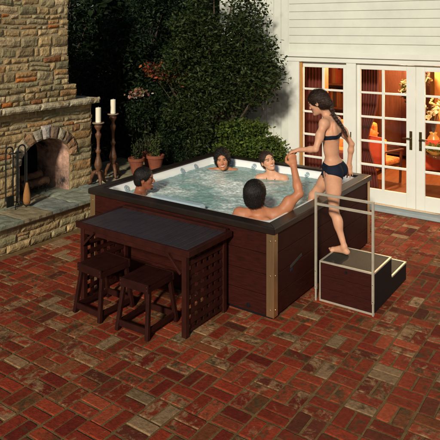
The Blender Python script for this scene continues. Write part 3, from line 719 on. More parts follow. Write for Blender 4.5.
# table with urn and flowers
tb = thing('dining_table', (.35,5.15,.056), 'round dark wood table behind the right glazed door', 'table')
MB().lathe((.42,5.15,.056), [(.22,0),(.2,.03),(.05,.08),(.04,.35),(.06,.6),(.1,.64)], 20).build('pedestal', M['roomdark'], tb, smooth=True)
MB().lathe((.42,5.15,.70), [(.46,0),(.5,.008),(.5,.035),(.48,.042)], 40).build('tabletop', M['roomdark'], tb)
u = MB(); u.lathe((.02,5.22,.745), [(.05,0),(.08,.06),(.10,.14),(.09,.2),(.05,.26),(.065,.29)], 24)
tag(u.build('urn', M['vase'], smooth=True), 'golden glazed urn holding cream flowers on the round table', 'urn')
fl = thing('flower_arrangement', (.02,5.22,1.03), 'spray of cream flowers standing in the golden urn', 'flowers')
m = MB(); P = []
for k in range(12):
    a = random.uniform(0, 2*PI); e = V((.02+.15*math.cos(a), 5.2+.12*math.sin(a), 1.45+random.uniform(-.15,.15))); m.tube([(.02,5.22,.98), e.lerp(V((.02,5.22,1.15)), .4), e], .004, 5); P += [np.array(e)+RNG.normal(0, .025, 3) for _ in range(10)]
m.build('stems', M['bark'], fl); leaves_mesh('blossoms', P, .05, [(.7,.6,.35),(.6,.45,.2),(.75,.7,.5)], M['petal'], fl, aspect=.8)
tl = thing('added_table_lamp', (.30,5.3,.745), 'added glowing table lamp with a rounded ochre shade behind the right glazed door', 'lamp')  # lamp added to give the room a warm glow
MB().lathe((.30,5.3,.745), [(.09,0),(.09,.02),(.03,.05),(.07,.14),(.07,.2),(.02,.28),(.015,.42)], 24).build('added_lamp_base', M['vase'], tl, smooth=True)
ms = bpy.data.materials.new('added_glow_shade'); ms.use_nodes = True; pb = ms.node_tree.nodes['Principled BSDF']; pb.inputs['Base Color'].default_value = (.6,.35,.1,1); pb.inputs['Emission Color'].default_value = (1,.42,.09,1); pb.inputs['Emission Strength'].default_value = .9; pb.inputs['Roughness'].default_value = .9
sh_ = MB(); n_ = 32; prof = [(.13,1.16),(.19,1.22),(.215,1.32),(.20,1.42),(.14,1.50),(.09,1.53)]
vs = [(.30+r*math.cos(2*PI*k/n_), 5.3+r*math.sin(2*PI*k/n_), z) for r, z in prof for k in range(n_)]
sh_.add(vs, [(i*n_+k, i*n_+(k+1) % n_, (i+1)*n_+(k+1) % n_, (i+1)*n_+k) for i in range(len(prof)-1) for k in range(n_)]).build('added_lamp_shade', ms, tl, smooth=True)
for nm, lp, en in (('added_table_glow', (.30,5.3,1.62), 90), ('added_ceiling_glow', (-.8,6.4,2.3), 560)):  # point lights of the two added lamps, warming the interior
    pl = bpy.data.lights.new(nm, 'POINT'); pl.energy = en; pl.color = (1,.64,.32); pl.shadow_soft_size = .12
    po = bpy.data.objects.new(nm, pl); COL.objects.link(po); po.location = lp
cl_ = thing('added_ceiling_lamp', (-.8,6.4,2.38), 'round glowing ceiling lamp added in the middle of the room', 'lamp'); MB().lathe((-.8,6.4,2.38), [(.14,0),(.17,.05),(.16,.1),(.05,.14),(.02,.228)], 24).build('added_lamp_shade', ms, cl_, smooth=True)  # ceiling lamp added to brighten the room
P = clumps(in_ellipsoid((.12,4.92,.84), (.22,.12,.05), 8), 500, .07)
t = thing('leafy_centrepiece', (.12,4.92,.745), 'low green leafy arrangement on the round table before the urn', 'plant'); leaves_mesh('foliage', P, .06, [(.16,.17,.03),(.08,.12,.03),(.25,.22,.05)], M['leaf'], t)
MB().lathe((.12,4.92,.7425), [(.08,0),(.13,.05),(.12,.05),(.06,.02)], 20).build('bowl', M['vase'], t)
ip = thing('indoor_plant', (-.72,6.7,.056), 'dark leafy plant in a tall pot near the wood column indoors', 'plant')
MB().lathe((-.72,6.7,.056), [(.12,0),(.18,.75),(.16,.76)], 20).build('pot', M['roomdark'], ip)
P = clumps(in_ellipsoid((-.72,6.7,1.65), (.22,.2,.4), 12), 900, .14); leaves_mesh('foliage', P, .11, [(.06,.07,.03),(.12,.10,.05),(.25,.2,.12)], M['leaf'], ip)
m = MB()
for k in range(7): m.tube([(-.72,6.7,.78), (-.72+random.uniform(-.1,.1),6.7,1.3), (-.72+random.uniform(-.2,.2),6.7,1.8)], .008, 5)
m.build('stems', M['bark'], ip)
# sofa parts
m = MB(); m.box(-2.25,-1.3,5.5,6.1,.12,.45); m.build('base', M['curtain'], so_, bevel=.03)
m = MB(); m.box(-2.25,-1.3,6.101,6.3,.12,.95); m.build('backrest', M['orangefab'], so_, bevel=.06)
for x in (-2.43,-1.298): m = MB(); m.box(x, x+.18, 5.5, 6.3, .12, .65); m.build('armrest', M['orangefab'], so_, bevel=.05)
for x in (-2.35,-1.2):
    for y in (5.55,6.2): MB().box(x-.03,x+.03,y-.03,y+.03,.056,.119).build('foot', M['roomdark'], so_)
def cushion(x, y, z, tilt, s, label):
    me = MB(); n_ = 12; vs = []
    for sg in (1,-1):
        for j in range(n_+1):
            for i in range(n_+1):
                a, b = i/n_*2-1, j/n_*2-1; th = .07*((1-a**4)*(1-b**4))**.5; k = 1-.06*(1-abs(a))*(abs(b)) 
                vs.append((a*s*(1-.07*(1-b*b)), sg*th, b*s*(1-.07*(1-a*a))))
    W_ = n_+1; fs = []
    for j in range(n_):
        for i in range(n_): k = j*W_+i; fs += [(k, k+1, k+W_+1, k+W_), (W_*W_+k+1, W_*W_+k, W_*W_+k+W_, W_*W_+k+W_+1)]
    R_ = Matrix.Rotation(.5, 3, 'Y') @ Matrix.Rotation(tilt, 3, 'X')
    o = me.add([V((x,y,z))+R_ @ V(v) for v in vs], fs).build('cushion', M['orangefab'], smooth=True)
    tag(o, label, 'cushion', 'orange patterned cushions on the sofa')
cushion(-2.0, 5.98, .70, -.3, .24, 'orange patterned cushion at the left end of the sofa')
cushion(-1.52, 5.98, .70, -.3, .24, 'orange patterned cushion at the right end of the sofa')

# ------------------------------------------------------------------ hot tub
HT = thing('hot_tub', (-1.245,1.245,0), 'large square dark brown hot tub with white shell and bubbling water', 'hot tub')
T = 2.49; RIM = .88; IN = .137
def ring_frame(z0, z1, o0, o1, i0, i1):
    """square frame with mitred corners: outer inset o (bottom,top), inner inset i (bottom,top)"""
    def sq(a, z): return [(-a, a, z), (-a, T-a, z), (-T+a, T-a, z), (-T+a, a, z)]
    vs = sq(o0, z0)+sq(o1, z1)+sq(i1, z1)+sq(i0, z0); fs = []
    for r in range(4):
        for k in range(4): fs.append((r*4+k, r*4+(k+1) % 4, ((r+1) % 4)*4+(k+1) % 4, ((r+1) % 4)*4+k))
    return vs, fs
def rim_board(k):
    """one mitred board of the rim; k = side"""
    def P(s, a, z):   # s: along 0..1 at inset a
        c = [(-a, a), (-a, T-a), (-T+a, T-a), (-T+a, a)]; p0, p1 = c[k], c[(k+1) % 4]
        return (p0[0]+(p1[0]-p0[0])*s, p0[1]+(p1[1]-p0[1])*s, z)
    prof = [(.004,.815),(.0,.822),(.0,.870),(.008,.880),(IN-.012,.882),(IN,.874),(IN,.845),(.03,.835),(.028,.815)]
    e = .0006
    vs = [P(e, a, z) for a, z in prof]+[P(1-e, a, z) for a, z in prof]; n_ = len(prof)
    return MB().add(vs, [(i, (i+1) % n_, n_+(i+1) % n_, n_+i) for i in range(n_)]+[tuple(range(n_))[::-1], tuple(range(n_, 2*n_))])
for k in range(4): rim_board(k).build('rim_board', M['rim'], HT, bevel=.003)
pz = [.035, .225, .42, .615, .812]
def panel(k):
    m = MB()
    for a, b in zip(pz[:-1], pz[1:]):
        a += .002; b -= .002
        if k == 0: m.box(-.045, -.026, .026, T-.026, a, b)          # right side, faces +X
        if k == 1: m.box(-T+.046, -.046, T-.045, T-.026, a, b)
        if k == 2: m.box(-T+.026, -T+.045, .026, T-.026, a, b)
        if k == 3: m.box(-T+.046, -.046, .026, .045, a, b)         # front
    m.build('side_panel', M['cabinet'], HT, bevel=.004)
for k in range(4): panel(k)
MB().box(-T+.06, -.06, .06, T-.06, .0, .034).build('base_pan', M['black'], HT)
for (cx, cy, sx, sy) in ((0,0,-1,1), (0,T,-1,-1), (-T,T,1,-1), (-T,0,1,1)):
    m = MB(); o_ = .018; t_ = .004
    def bx(x0, x1, y0, y1, z0, z1, m=m): m.box(min(x0,x1), max(x0,x1), min(y0,y1), max(y0,y1), z0, z1)
    bx(cx+sx*o_, cx+sx*.098, cy+sy*o_, cy+sy*(o_+t_), .035, .812)
    bx(cx+sx*o_, cx+sx*(o_+t_), cy+sy*(o_+t_+.0004), cy+sy*.098, .035, .812)
    s_ = m.build('corner_trim', M['bronze'], HT, bevel=.0015)
    for z in (.10, .42, .745):
        m = MB(); m.tube([(cx+sx*.058, cy+sy*o_, z), (cx+sx*.058, cy+sy*(o_-.003), z)], .006, 12); m.build('screw', M['screw'], s_)
        m = MB(); m.tube([(cx+sx*o_, cy+sy*.058, z), (cx+sx*(o_-.003), cy+sy*.058, z)], .006, 12); m.build('screw', M['screw'], s_)
# badge: small angled plate with a blue mark on the right side
m = MB(); m.beam((-.024,.36,.405), (-.024,.60,.455), .004, .030, up=(0,0,1)); b_ = m.build('emblem', M['dullmetal'], HT, bevel=.001)
m = MB(); m.box(-.026,-.021,.355,.405,.360,.385); m.build('blue_mark', M['badgeblue'], b_, bevel=.002)
m = MB(); m.lathe((-.42,.0255,.10), [(.001,0),(.001,.001)], 6)
m = MB(); m.tube([(-.30,.026,.085), (-.30,.018,.085)], .022, 16); m.build('drain_cap', M['black'], HT, bevel=.002)
# shell
def rrect(a, z, r, n_=7):
    x0, x1, y0, y1 = -T+a, -a, a, T-a; pts = []
    for cx, cy, s0 in ((x1-r, y0+r, -PI/2), (x1-r, y1-r, 0), (x0+r, y1-r, PI/2), (x0+r, y0+r, PI)):
        for k in range(n_+1): t = s0+PI/2*k/n_; pts.append((cx+r*math.cos(t), cy+r*math.sin(t), z))
    return pts
lv = [(.12,.845,.04),(.16,.868,.10),(.175,.866,.12),(.195,.845,.14),(.225,.79,.16),(.27,.70,.2),(.31,.60,.22),(.34,.475,.24),(.37,.448,.25),(.62,.435,.3),(.70,.42,.3),(.73,.36,.28),(.76,.15,.26),(.80,.11,.25),(1.0,.10,.2)]
vs = []; fs = []
for a, z, r in lv: vs += rrect(a, z, r)
n_ = 32
for i in range(len(lv)-1):
    for k in range(n_): fs.append((i*n_+k, i*n_+(k+1) % n_, (i+1)*n_+(k+1) % n_, (i+1)*n_+k))
fs.append(tuple(range((len(lv)-1)*n_, len(lv)*n_)))
me = bpy.data.meshes.new('shell'); me.from_pydata(vs, [], fs); link('shell', me, M['shell'], HT, smooth=True)
def jet(p, nrm, r=.042):
    p, nrm = V(p), V(nrm).normalized(); q = nrm.to_track_quat('Z', 'Y').to_matrix()
    m = MB(); m.lathe((0,0,0), [(r*.95,-.004),(r,.003),(r*.93,.006),(r*.86,.002),(r*.55,.001),(r*.5,.005),(r*.30,.005),(r*.25,-.002)], 20)
    m.v = [tuple(p+q @ V(a)) for a in m.v]; m.build('jet', M['jet'], HT, smooth=True)
for x in (-2.0,-1.62,-.80,-.32): jet((x, T-.216, .815), (0,-.85,.5), .042 if x < -1 else .036)
for y in (.42,.66,1.5,1.8): jet((-T+.216, y, .815), (.85,0,.5))
for x in (-1.9,-.9): jet((x, .216, .815), (0,.85,.5))
for y in (1.0,1.7): jet((-.216, y, .815), (-.85,0,.5))
# pale headrest along the front edge, and one at the right
m = MB(); m.box(-1.74,-1.02,.205,.335,.795,.862); m.build('headrest', M['pillow'], HT, bevel=.03)
m = MB(); m.box(-.72,-.14,.165,.25,.86,.879)
# water
NW = 190; a0, a1 = -T+.218, -.218
gx = np.linspace(a0, a1, NW); gy = np.linspace(.218, T-.218, NW); vs = []; foam = []
src_ = [(-1.85,.75,.42),(-1.45,1.35,.5),(-.9,.55,.35),(-1.0,1.25,.45),(-2.0,1.6,.35)]
for yy in gy:
    for xx in gx:
        e = sum(math.exp(-((xx-a)**2+(yy-b)**2)/(2*(s*.55)**2)) for a, b, s in src_)
        w1 = noise.noise(V((xx*5, yy*5, 0)))*.008+noise.noise(V((xx*13, yy*13, 4)))*.006+noise.noise(V((xx*30, yy*30, 9)))*.004
        w1 *= .6+1.2*min(e, 1.3); w1 += noise.noise(V((xx*46, yy*46, 5)))*.004*min(e, 1.2)
        w1 += .010*min(e, 1.2)
        rg_ = max(math.exp(-((math.hypot(xx-a, yy-b)-r_)/.035)**2) for a, b, r_ in ((-2.0,.36,.13),(-1.96,2.0,.17),(-1.14,1.93,.21),(-.40,.385,.24),(-.31,1.19,.07)))
        vs.append((xx, yy, .785+w1)); foam.append(min(.36, .22*e+.16*noise.noise(V((xx*2.6, yy*2.6, 1)))+.08*noise.noise(V((xx*7, yy*7, 1)))+.20*rg_)-.03)
fs = [(j*NW+i, j*NW+i+1, (j+1)*NW+i+1, (j+1)*NW+i) for j in range(NW-1) for i in range(NW-1)]
me = bpy.data.meshes.new('water'); me.from_pydata(vs, [], fs); set_col(me, np.clip(np.array(foam), 0, 1)[:, None].repeat(3, 1))
o = link('water', me, M['water'], smooth=True); tag(o, 'foaming pale teal water filling the hot tub', 'water', kind='structure')

# ------------------------------------------------------------------ bar table
BT = thing('bar_table', (-1.17,-.37,0), 'long dark slatted bar table standing against the front of the hot tub', 'bar table')
bx0, bx1, by0, by1, bz = -1.90, -.45, -.71, -.03, .785
m = MB(); ns = 17; w_ = (bx1-bx0-.09)/ns
for k in range(ns): m.box(bx0+.045+k*w_+.005, bx0+.045+(k+1)*w_-.005, by0+.03, by1-.06, bz-.024, bz)
m.build('top_slats', M['bartop'], BT, bevel=.003)
m = MB(); m.box(bx0, bx1, by0, by0+.028, bz-.055, bz+.001); m.box(bx0, bx0+.042, by0+.0285, by1, bz-.055, bz+.001); m.box(bx1-.042, bx1, by0+.0285, by1, bz-.055, bz+.001)
m.build('top_frame', M['barwood'], BT, bevel=.003)
m = MB(); m.box(bx0+.043, bx1-.043, by1-.055, by1, bz-.03, bz+.022); m.build('back_lip', M['barwood'], BT, bevel=.004)
for x0 in (bx0+.05, bx1-.10):
    for y0 in (by0+.02, by1-.07):
        m = MB(); m.box(x0, x0+.05, y0, y0+.05, 0, bz-.056); m.build('leg', M['barwood'], BT, bevel=.003)
for x in (bx0+.075, bx1-.075):
    m = MB(); ya, yb = by0+.0705, by1-.0705; zb, zt = .03, bz-.056
    ny, nz = 6, 8; t_ = .045
    for k in range(ny+1): y = ya+(yb-ya)*k/ny; m.box(x-.009, x+.0, max(ya, y-t_/2), min(yb, y+t_/2), zb, zt)
    for k in range(nz+1): z = zb+(zt-zb)*k/nz; m.box(x+.0005, x+.009, ya, yb, max(zb, z-t_/2), min(zt, z+t_/2))
    m.build('lattice_panel', M['barwood'], BT)
m = MB(); m.box(bx0+.1005, bx1-.1005, by0+.03, by0+.05, bz-.11, bz-.056); m.build('apron', M['barwood'], BT)
for s_, x in ((1, bx0+.10), (-1, bx1-.10)):
    m = MB(); m.beam((x, by0+.015, bz-.22), (x+s_*.15, by0+.015, bz-.07), .022, .03, up=(0,1,0)); m.build('corner_brace', M['barwood'], BT, bevel=.002)

# ------------------------------------------------------------------ bar stools
def stool():
    t = thing('bar_stool', (0,0,0), 'tmp', 'stool', 'dark wooden stools at the bar table')
    hx, hy, H = .165, .19, .475
    m = MB(); ns = 5; w_ = 2*hx/ns
    for k in range(ns): m.box(-hx+k*w_+.004, -hx+(k+1)*w_-.004, -hy+.02, hy-.02, H-.024, H-.002)
    m.build('seat_slats', M['darkwood'], t, bevel=.003)
    m = MB(); m.box(-hx-.004, hx+.004, -hy, -hy+.018, H-.075, H); m.box(-hx-.004, hx+.004, hy-.018, hy, H-.075, H)
    m.box(-hx-.003, -hx+.015, -hy+.0185, hy-.0185, H-.075, H-.026); m.box(hx-.015, hx+.003, -hy+.0185, hy-.0185, H-.075, H-.026)
    s = m.build('seat_frame', M['darkwood'], t, bevel=.002)
    for x in (-hx+.012, hx-.012):
        for z in (H-.02, H-.05): m = MB(); m.tube([(x, -hy+.001, z), (x, -hy-.0025, z)], .004, 8); m.build('screw', M['screw'], s)
    for sx in (-1, 1):
        for sy in (-1, 1): MB().beam((sx*(hx+.012), sy*(hy+.02), 0), (sx*(hx-.022), sy*(hy-.045), H-.026), .036, .036, up=(0,1,0)).build('leg', M['darkwood'], t, bevel=.003)
        MB().beam((sx*(hx+.002), -hy-.012, .07), (sx*(hx+.002), hy+.012, .07), .02, .045).build('stretcher', M['darkwood'], t, bevel=.002)
    for sy in (-1, 1): MB().beam((-hx+.01, sy*(hy+.010), .07), (hx-.01, sy*(hy+.010), .07), .02, .055).build('stretcher', M['darkwood'], t, bevel=.002)
    return t
s1 = stool(); s2 = copy_tree(s1)
s1.location = (-1.06+.115, -.70, 0); s1.rotation_euler.z = .03; s1['label'] = 'bar stool nearer the middle of the bar table, closest to the camera'
s2.location = (-1.505, -.70, 0); s2.rotation_euler.z = -.05; s2['label'] = 'bar stool at the fireplace end of the bar table'

# ------------------------------------------------------------------ steps with handrail
ST = thing('tub_steps', (.42,1.1,0), 'two tread dark step unit with metal edging at the side of the hot tub', 'steps')
sx0, sx1, y0, y1, y2 = .135, .705, .672, 1.18, 1.655
m = MB()
for a, b in ((.012,.135),(.137,.26),(.262,.388)): m.box(sx0+.004, sx1-.004, y0+.004, y0+.022, a, b); 
m.build('front_panel', M['stepwood'], ST, bevel=.003)
for x in (sx0+.004, sx1-.022):
    m = MB(); m.box(x, x+.018, y0+.0225, y1, .012, .388); m.box(x, x+.018, y1+.0005, y2-.004, .012, .188); m.build('side_panel', M['black'], ST, bevel=.002)
m = MB(); m.box(sx0+.0225, sx1-.0225, y1-.02, y1-.002, .2, .388); m.box(sx0+.0225, sx1-.0225, y2-.022, y2-.004, .012, .188); m.build('riser', M['stepwood'], ST)
m = MB(); m.box(sx0+.02, sx1-.02, y0+.02, y1-.02, .389, .400); m.build('tread', M['tread'], ST, bevel=.002)
m = MB(); m.box(sx0+.02, sx1-.02, y1+.005, y2-.02, .189, .200); m.build('tread', M['tread'], ST, bevel=.002)
m = MB(); e = .020
for (a0_, a1_, b0_, b1_, z) in ((sx0, sx1, y0, y1, .388), (sx0, sx1, y1+.001, y2, .188)):
    m.box(a0_, a1_, b0_, b0_+e, z, z+.016) if z > .3 else None
    m.box(a0_, a0_+e, b0_+e+.0003, b1_-e, z, z+.016); m.box(a1_-e, a1_, b0_+e+.0003, b1_-e, z, z+.016); m.box(a0_, a1_, b1_-e+.0003, b1_, z, z+.016)
m.box(sx0, sx1, y0-.002, y0+.018, .0, .0115+.008)
m.box(sx0, sx0+.014, y0-.001, y0+.003, .02, .387); m.box(sx1-.014, sx1+.001, y0-.001, y0+.003, .02, .387)
m.build('metal_edging', M['steel'], ST, bevel=.0015)
m = MB(); m.tube([(.42, y0+.004, .345), (.42, y0-.004, .345)], .013, 14); m.build('catch', M['black'], ST)
HRL = thing('handrail', (.405,.65,0), 'champagne metal handrail frame bolted to the front of the tub steps', 'handrail')
t_ = .022; hy0, hy1 = y0-.026, y0-.003
for x in (.105-.0, .700-.0):
    m = MB(); m.box(x-t_/2, x+t_/2, hy0, hy1, .115, 1.09); pst = m.build('post', M['steel'], HRL, bevel=.002)
    m = MB(); m.box(x-.008, x+.008, hy0+.004, hy1-.004, .0, .1145); m.build('post_sleeve', M['steel'], pst, bevel=.001)
    for z in (.14, .30): m = MB(); m.tube([(x, hy0+.0, z), (x, hy0-.003, z)], .005, 8); m.build('bolt', M['screw'], pst)
for z in (1.078, .975):
    m = MB(); m.box(.105+t_/2+.0003, .700-t_/2-.0003, hy0+.001, hy1-.001, z-.012, z+.011); m.build('rail', M['steel'], HRL, bevel=.002)

# ------------------------------------------------------------------ people: signed distance modelling
class Body:
    def __init__(s): s.p = []
    def cone(s, a, b, r1, r2, k=.02, flat=None, f=1., sub=False):
        s.p.append(('c', np.array(a, float), np.array(b, float), r1, r2, k, None if flat is None else np.array(flat, float), f, sub)); return s
    def ell(s, c, rad, R=None, k=.02, sub=False):
        s.p.append(('e', np.array(c, float), np.array(rad, float), np.eye(3) if R is None else np.array(R, float), None, k, None, 1, sub)); return s
    def grid(s, vox, pad=.03):
        lo = np.full(3, 1e9); hi = -lo
        for p in s.p:
            if p[8]: continue
            if p[0] == 'c': r = max(p[3], p[4]); lo = np.minimum(lo, np.minimum(p[1], p[2])-r); hi = np.maximum(hi, np.maximum(p[1], p[2])+r)
            else: r = p[2].max(); lo = np.minimum(lo, p[1]-r); hi = np.maximum(hi, p[1]+r)
        lo -= pad; hi += pad; n = np.ceil((hi-lo)/vox).astype(int)+1
        return lo, n
    def field(s, lo, n, vox):
        f = np.full(n, .09, dtype=np.float32)
        ax = [lo[i]+np.arange(n[i])*vox for i in range(3)]
        for p in s.p:
            k = p[5]; pad = k+.03
            if p[0] == 'c': r = max(p[3], p[4])+pad; l, h = np.minimum(p[1], p[2])-r, np.maximum(p[1], p[2])+r
            else: r = p[2].max()+pad; l, h = p[1]-r, p[1]+r
            i0 = np.clip(((l-lo)/vox).astype(int), 0, n); i1 = np.clip(((h-lo)/vox).astype(int)+2, 0, n)
            if (i1 <= i0).any(): continue
            sl = tuple(slice(a, b) for a, b in zip(i0, i1))
            X, Y, Z = np.meshgrid(ax[0][sl[0]], ax[1][sl[1]], ax[2][sl[2]], indexing='ij', sparse=True)
            if p[0] == 'c':
                a, b, r1, r2 = p[1:5]; ba = b-a; L2 = max(ba@ba, 1e-9)
                px, py, pz = X-a[0], Y-a[1], Z-a[2]
                t = np.clip((px*ba[0]+py*ba[1]+pz*ba[2])/L2, 0, 1)
                qx, qy, qz = px-t*ba[0], py-t*ba[1], pz-t*ba[2]
                if p[6] is not None:
                    fl = p[6]; dd = qx*fl[0]+qy*fl[1]+qz*fl[2]; e = (1/p[7]-1)*dd
                    qx, qy, qz = qx+e*fl[0], qy+e*fl[1], qz+e*fl[2]
                d = np.sqrt(qx*qx+qy*qy+qz*qz)-(r1+(r2-r1)*t)
                if p[6] is not None: d = d*min(1, p[7]*1.3)
            else:
                c, rad, R = p[1:4]; px, py, pz = X-c[0], Y-c[1], Z-c[2]
                u = R[0][0]*px+R[1][0]*py+R[2][0]*pz; v = R[0][1]*px+R[1][1]*py+R[2][1]*pz; w = R[0][2]*px+R[1][2]*py+R[2][2]*pz
                k0 = np.sqrt((u/rad[0])**2+(v/rad[1])**2+(w/rad[2])**2); k1 = np.sqrt((u/rad[0]**2)**2+(v/rad[1]**2)**2+(w/rad[2]**2)**2)+1e-9
                d = k0*(k0-1)/k1
            g = f[sl]
            if p[8]:
                d = -d; h = np.clip(.5-.5*(g-d)/k, 0, 1); f[sl] = g*(1-h)+d*h+k*h*(1-h)
            else:
                h = np.clip(.5+.5*(g-d)/k, 0, 1); f[sl] = g*(1-h)+d*h-k*h*(1-h)
        return f

def surface_nets(f, lo, vox):
    s = f < 0
    c = np.zeros(tuple(np.array(f.shape)-1), dtype=np.int8)
    for dx in (0, 1):
        for dy in (0, 1):
            for dz in (0, 1): c += s[dx:f.shape[0]-1+dx, dy:f.shape[1]-1+dy, dz:f.shape[2]-1+dz]
    mix = (c > 0) & (c < 8); I = np.argwhere(mix); idx = np.full(c.shape, -1, dtype=np.int32); idx[mix] = np.arange(len(I))
    acc = np.zeros((len(I), 3)); cnt = np.zeros(len(I))
    cor = [(a, b, d) for a in (0, 1) for b in (0, 1) for d in (0, 1)]
    for a in cor:
        for ax in range(3):
            if a[ax]: continue
            b = list(a); b[ax] = 1
            fa = f[I[:, 0]+a[0], I[:, 1]+a[1], I[:, 2]+a[2]]; fb = f[I[:, 0]+b[0], I[:, 1]+b[1], I[:, 2]+b[2]]
            m = (fa < 0) != (fb < 0); t = fa[m]/(fa[m]-fb[m]+1e-12)
            q = np.tile(np.array(a, float), (m.sum(), 1)); q[:, ax] += t
            acc[m] += q; cnt[m] += 1
    vs = lo+(I+acc/cnt[:, None])*vox
    F = []
    for ax in range(3):
        o1, o2 = [(1, 2), (2, 0), (0, 1)][ax]
        sh = [slice(1, -1)]*3; sh[ax] = slice(0, -1)
        a = s[tuple(sh)]; sh2 = list(sh); sh2[ax] = slice(1, None); b = s[tuple(sh2)]
        e = np.argwhere(a != b); e[:, o1] += 1; e[:, o2] += 1
        d1 = np.zeros(3, int); d1[o1] = 1; d2 = np.zeros(3, int); d2[o2] = 1
        q = [idx[tuple((e-x).T)] for x in (0*d1, d1, d1+d2, d2)]
        fl = s[tuple(e.T)]
        Q = np.stack(q, 1); Q[~fl] = Q[~fl][:, ::-1]; F.append(Q)
    F = np.concatenate(F); F = F[(F >= 0).all(1)]
    return vs, F

def np_mesh(name, vs, F, cols=None):
    me = bpy.data.meshes.new(name); me.vertices.add(len(vs)); me.vertices.foreach_set('co', vs.astype(np.float32).ravel())
    me.loops.add(F.size); me.loops.foreach_set('vertex_index', F.astype(np.int32).ravel())
    me.polygons.add(len(F)); me.polygons.foreach_set('loop_start', np.arange(0, F.size, 4, dtype=np.int32))
    me.update(calc_edges=True)
    if cols is not None: set_col(me, cols)
    return me

def nrm(v): v = np.array(v, float); return v/np.linalg.norm(v)
def lerp(a, b, t): return np.array(a, float)*(1-t)+np.array(b, float)*t

def frame(fwd, up):
    f = nrm(fwd); u = np.array(up, float); u = nrm(u-f*(u@f)); l = np.cross(u, f); return np.stack([f, l, u], 1)   # columns: forward, left, up

def hand(B, wr, d, pn, side, s, curl=(.5,.6,.7,.8), spread=.1, thumb=.5):
    """wr wrist; d finger direction; pn direction the palm faces; side = +1/-1 chooses the thumb side"""
    d = nrm(d); pn = np.array(pn, float); pn = nrm(pn-d*(pn@d)); t = np.cross(d, pn)*side   # towards the thumb
    P = lambda a, b, c: wr+(d*a+t*b+pn*c)*s
    B.cone(wr, P(.03,0,0), .024*s, .030*s, k=.012, flat=pn, f=.62)
    B.cone(P(.03,0,0), P(.078,0,0), .034*s, .036*s, k=.012, flat=pn, f=.42)
    B.ell(P(.035,.022,.010), (.024*s,.017*s,.013*s), np.stack([d, t, pn], 1), k=.01)
    for i, (o, L, r) in enumerate(((.029,.068,.0088),(.010,.076,.0092),(-.010,.070,.0088),(-.028,.056,.0078))):
        c = curl[i]; p = P(.082-abs(o)*.12,o,0); a = 0; dd = nrm(d+t*(o/.03)*spread)
        for j, f_ in enumerate((.45,.30,.25)):
            a += c*(1.0 if j else .8); v = dd*math.cos(a)+pn*math.sin(a); q = p+v*L*f_*s
            B.cone(p, q, r*s*(1-.08*j), r*s*(.93-.1*j), k=.004 if j else .008); p = q
    p = P(.022,.026,.006); v1 = nrm(d*.62+t*.72+pn*.25); q = p+v1*.036*s; B.cone(p, q, .0135*s, .011*s, k=.01)
    v2 = nrm(d*(.95-thumb*.3)+t*(.35-thumb*.7)+pn*(.2+thumb*.7)); q2 = q+v2*.030*s; B.cone(q, q2, .0108*s, .0098*s, k=.005)
    v3 = nrm(d*(.9-thumb*.2)+t*(.1-thumb*.7)+pn*(.3+thumb*.6)); B.cone(q2, q2+v3*.022*s, .0098*s, .008*s, k=.004)

def head(B, c, R, s, smile=False, fem=True):
    P = lambda x, y, z: c+R @ (np.array([x, y, z])*s)
    E = lambda p, r, k=.015, sub=False: B.ell(P(*p), np.array(r)*s, R, k=k*s, sub=sub)
    E((-.014,0,.030), (.094,.074,.083)); E((.026,0,-.018), (.056,.059,.088), .02); E((.048,0,-.074), (.036,.030 if fem else .036,.030), .025)
    for y in (-1, 1):
        B.cone(P(-.004,y*(.044 if fem else .052),-.036), P(.052,y*(.012 if fem else .022),-.090), (.013 if fem else .017)*s, (.011 if fem else .014)*s, k=.03*s)
        E((.052,y*.036,-.022), (.024,.021,.019), .02)
        E((-.008,y*.075,-.008), (.019,.008,.031), .006); E((-.004,y*.084,-.004), (.009,.005,.016), .004, True)
    B.cone(P(.072,-.030,.024), P(.072,.030,.024), .0135*s, .0135*s, k=.018*s)
    for y in (-1, 1): E((.090,y*.032,.002), (.016,.017,.013), .010, True)
    nt = .1005 if fem else .104; B.cone(P(.079,0,.012), P(nt,0,-.024), .0062*s, (.0092 if fem else .0115)*s, k=.012*s)
    for y in (-1, 1): E((.0925,y*.0095,-.029), (.010,.0068,.0062), .006)
    for y in (-1, 1): B.cone(P(.076,y*.020,.0085), P(.070,y*.046,.0075), .0045*s, .0045*s, k=.006*s); B.cone(P(.075,y*.021,-.0085), P(.069,y*.045,-.0075), .0045*s, .0045*s, k=.006*s)
    w = .024 if smile else .019; zc = .006 if smile else 0
    zu, zl, ru, rl = (-.0515, -.0695, .0052, .0062) if smile else (-.0535, -.066, .0072, .0078)
    for y in (-1, 1):
        B.cone(P(.0885,0,zu), P(.079,y*w,-.0545+zc*.6), ru*s, .0036*s, k=.004*s); B.cone(P(.0855,0,zl), P(.077,y*w*.95,(-.0630 if smile else -.059)+zc), rl*s, .004*s, k=.004*s)
    E((.076,0,-.094), (.019,.019,.015), .015)

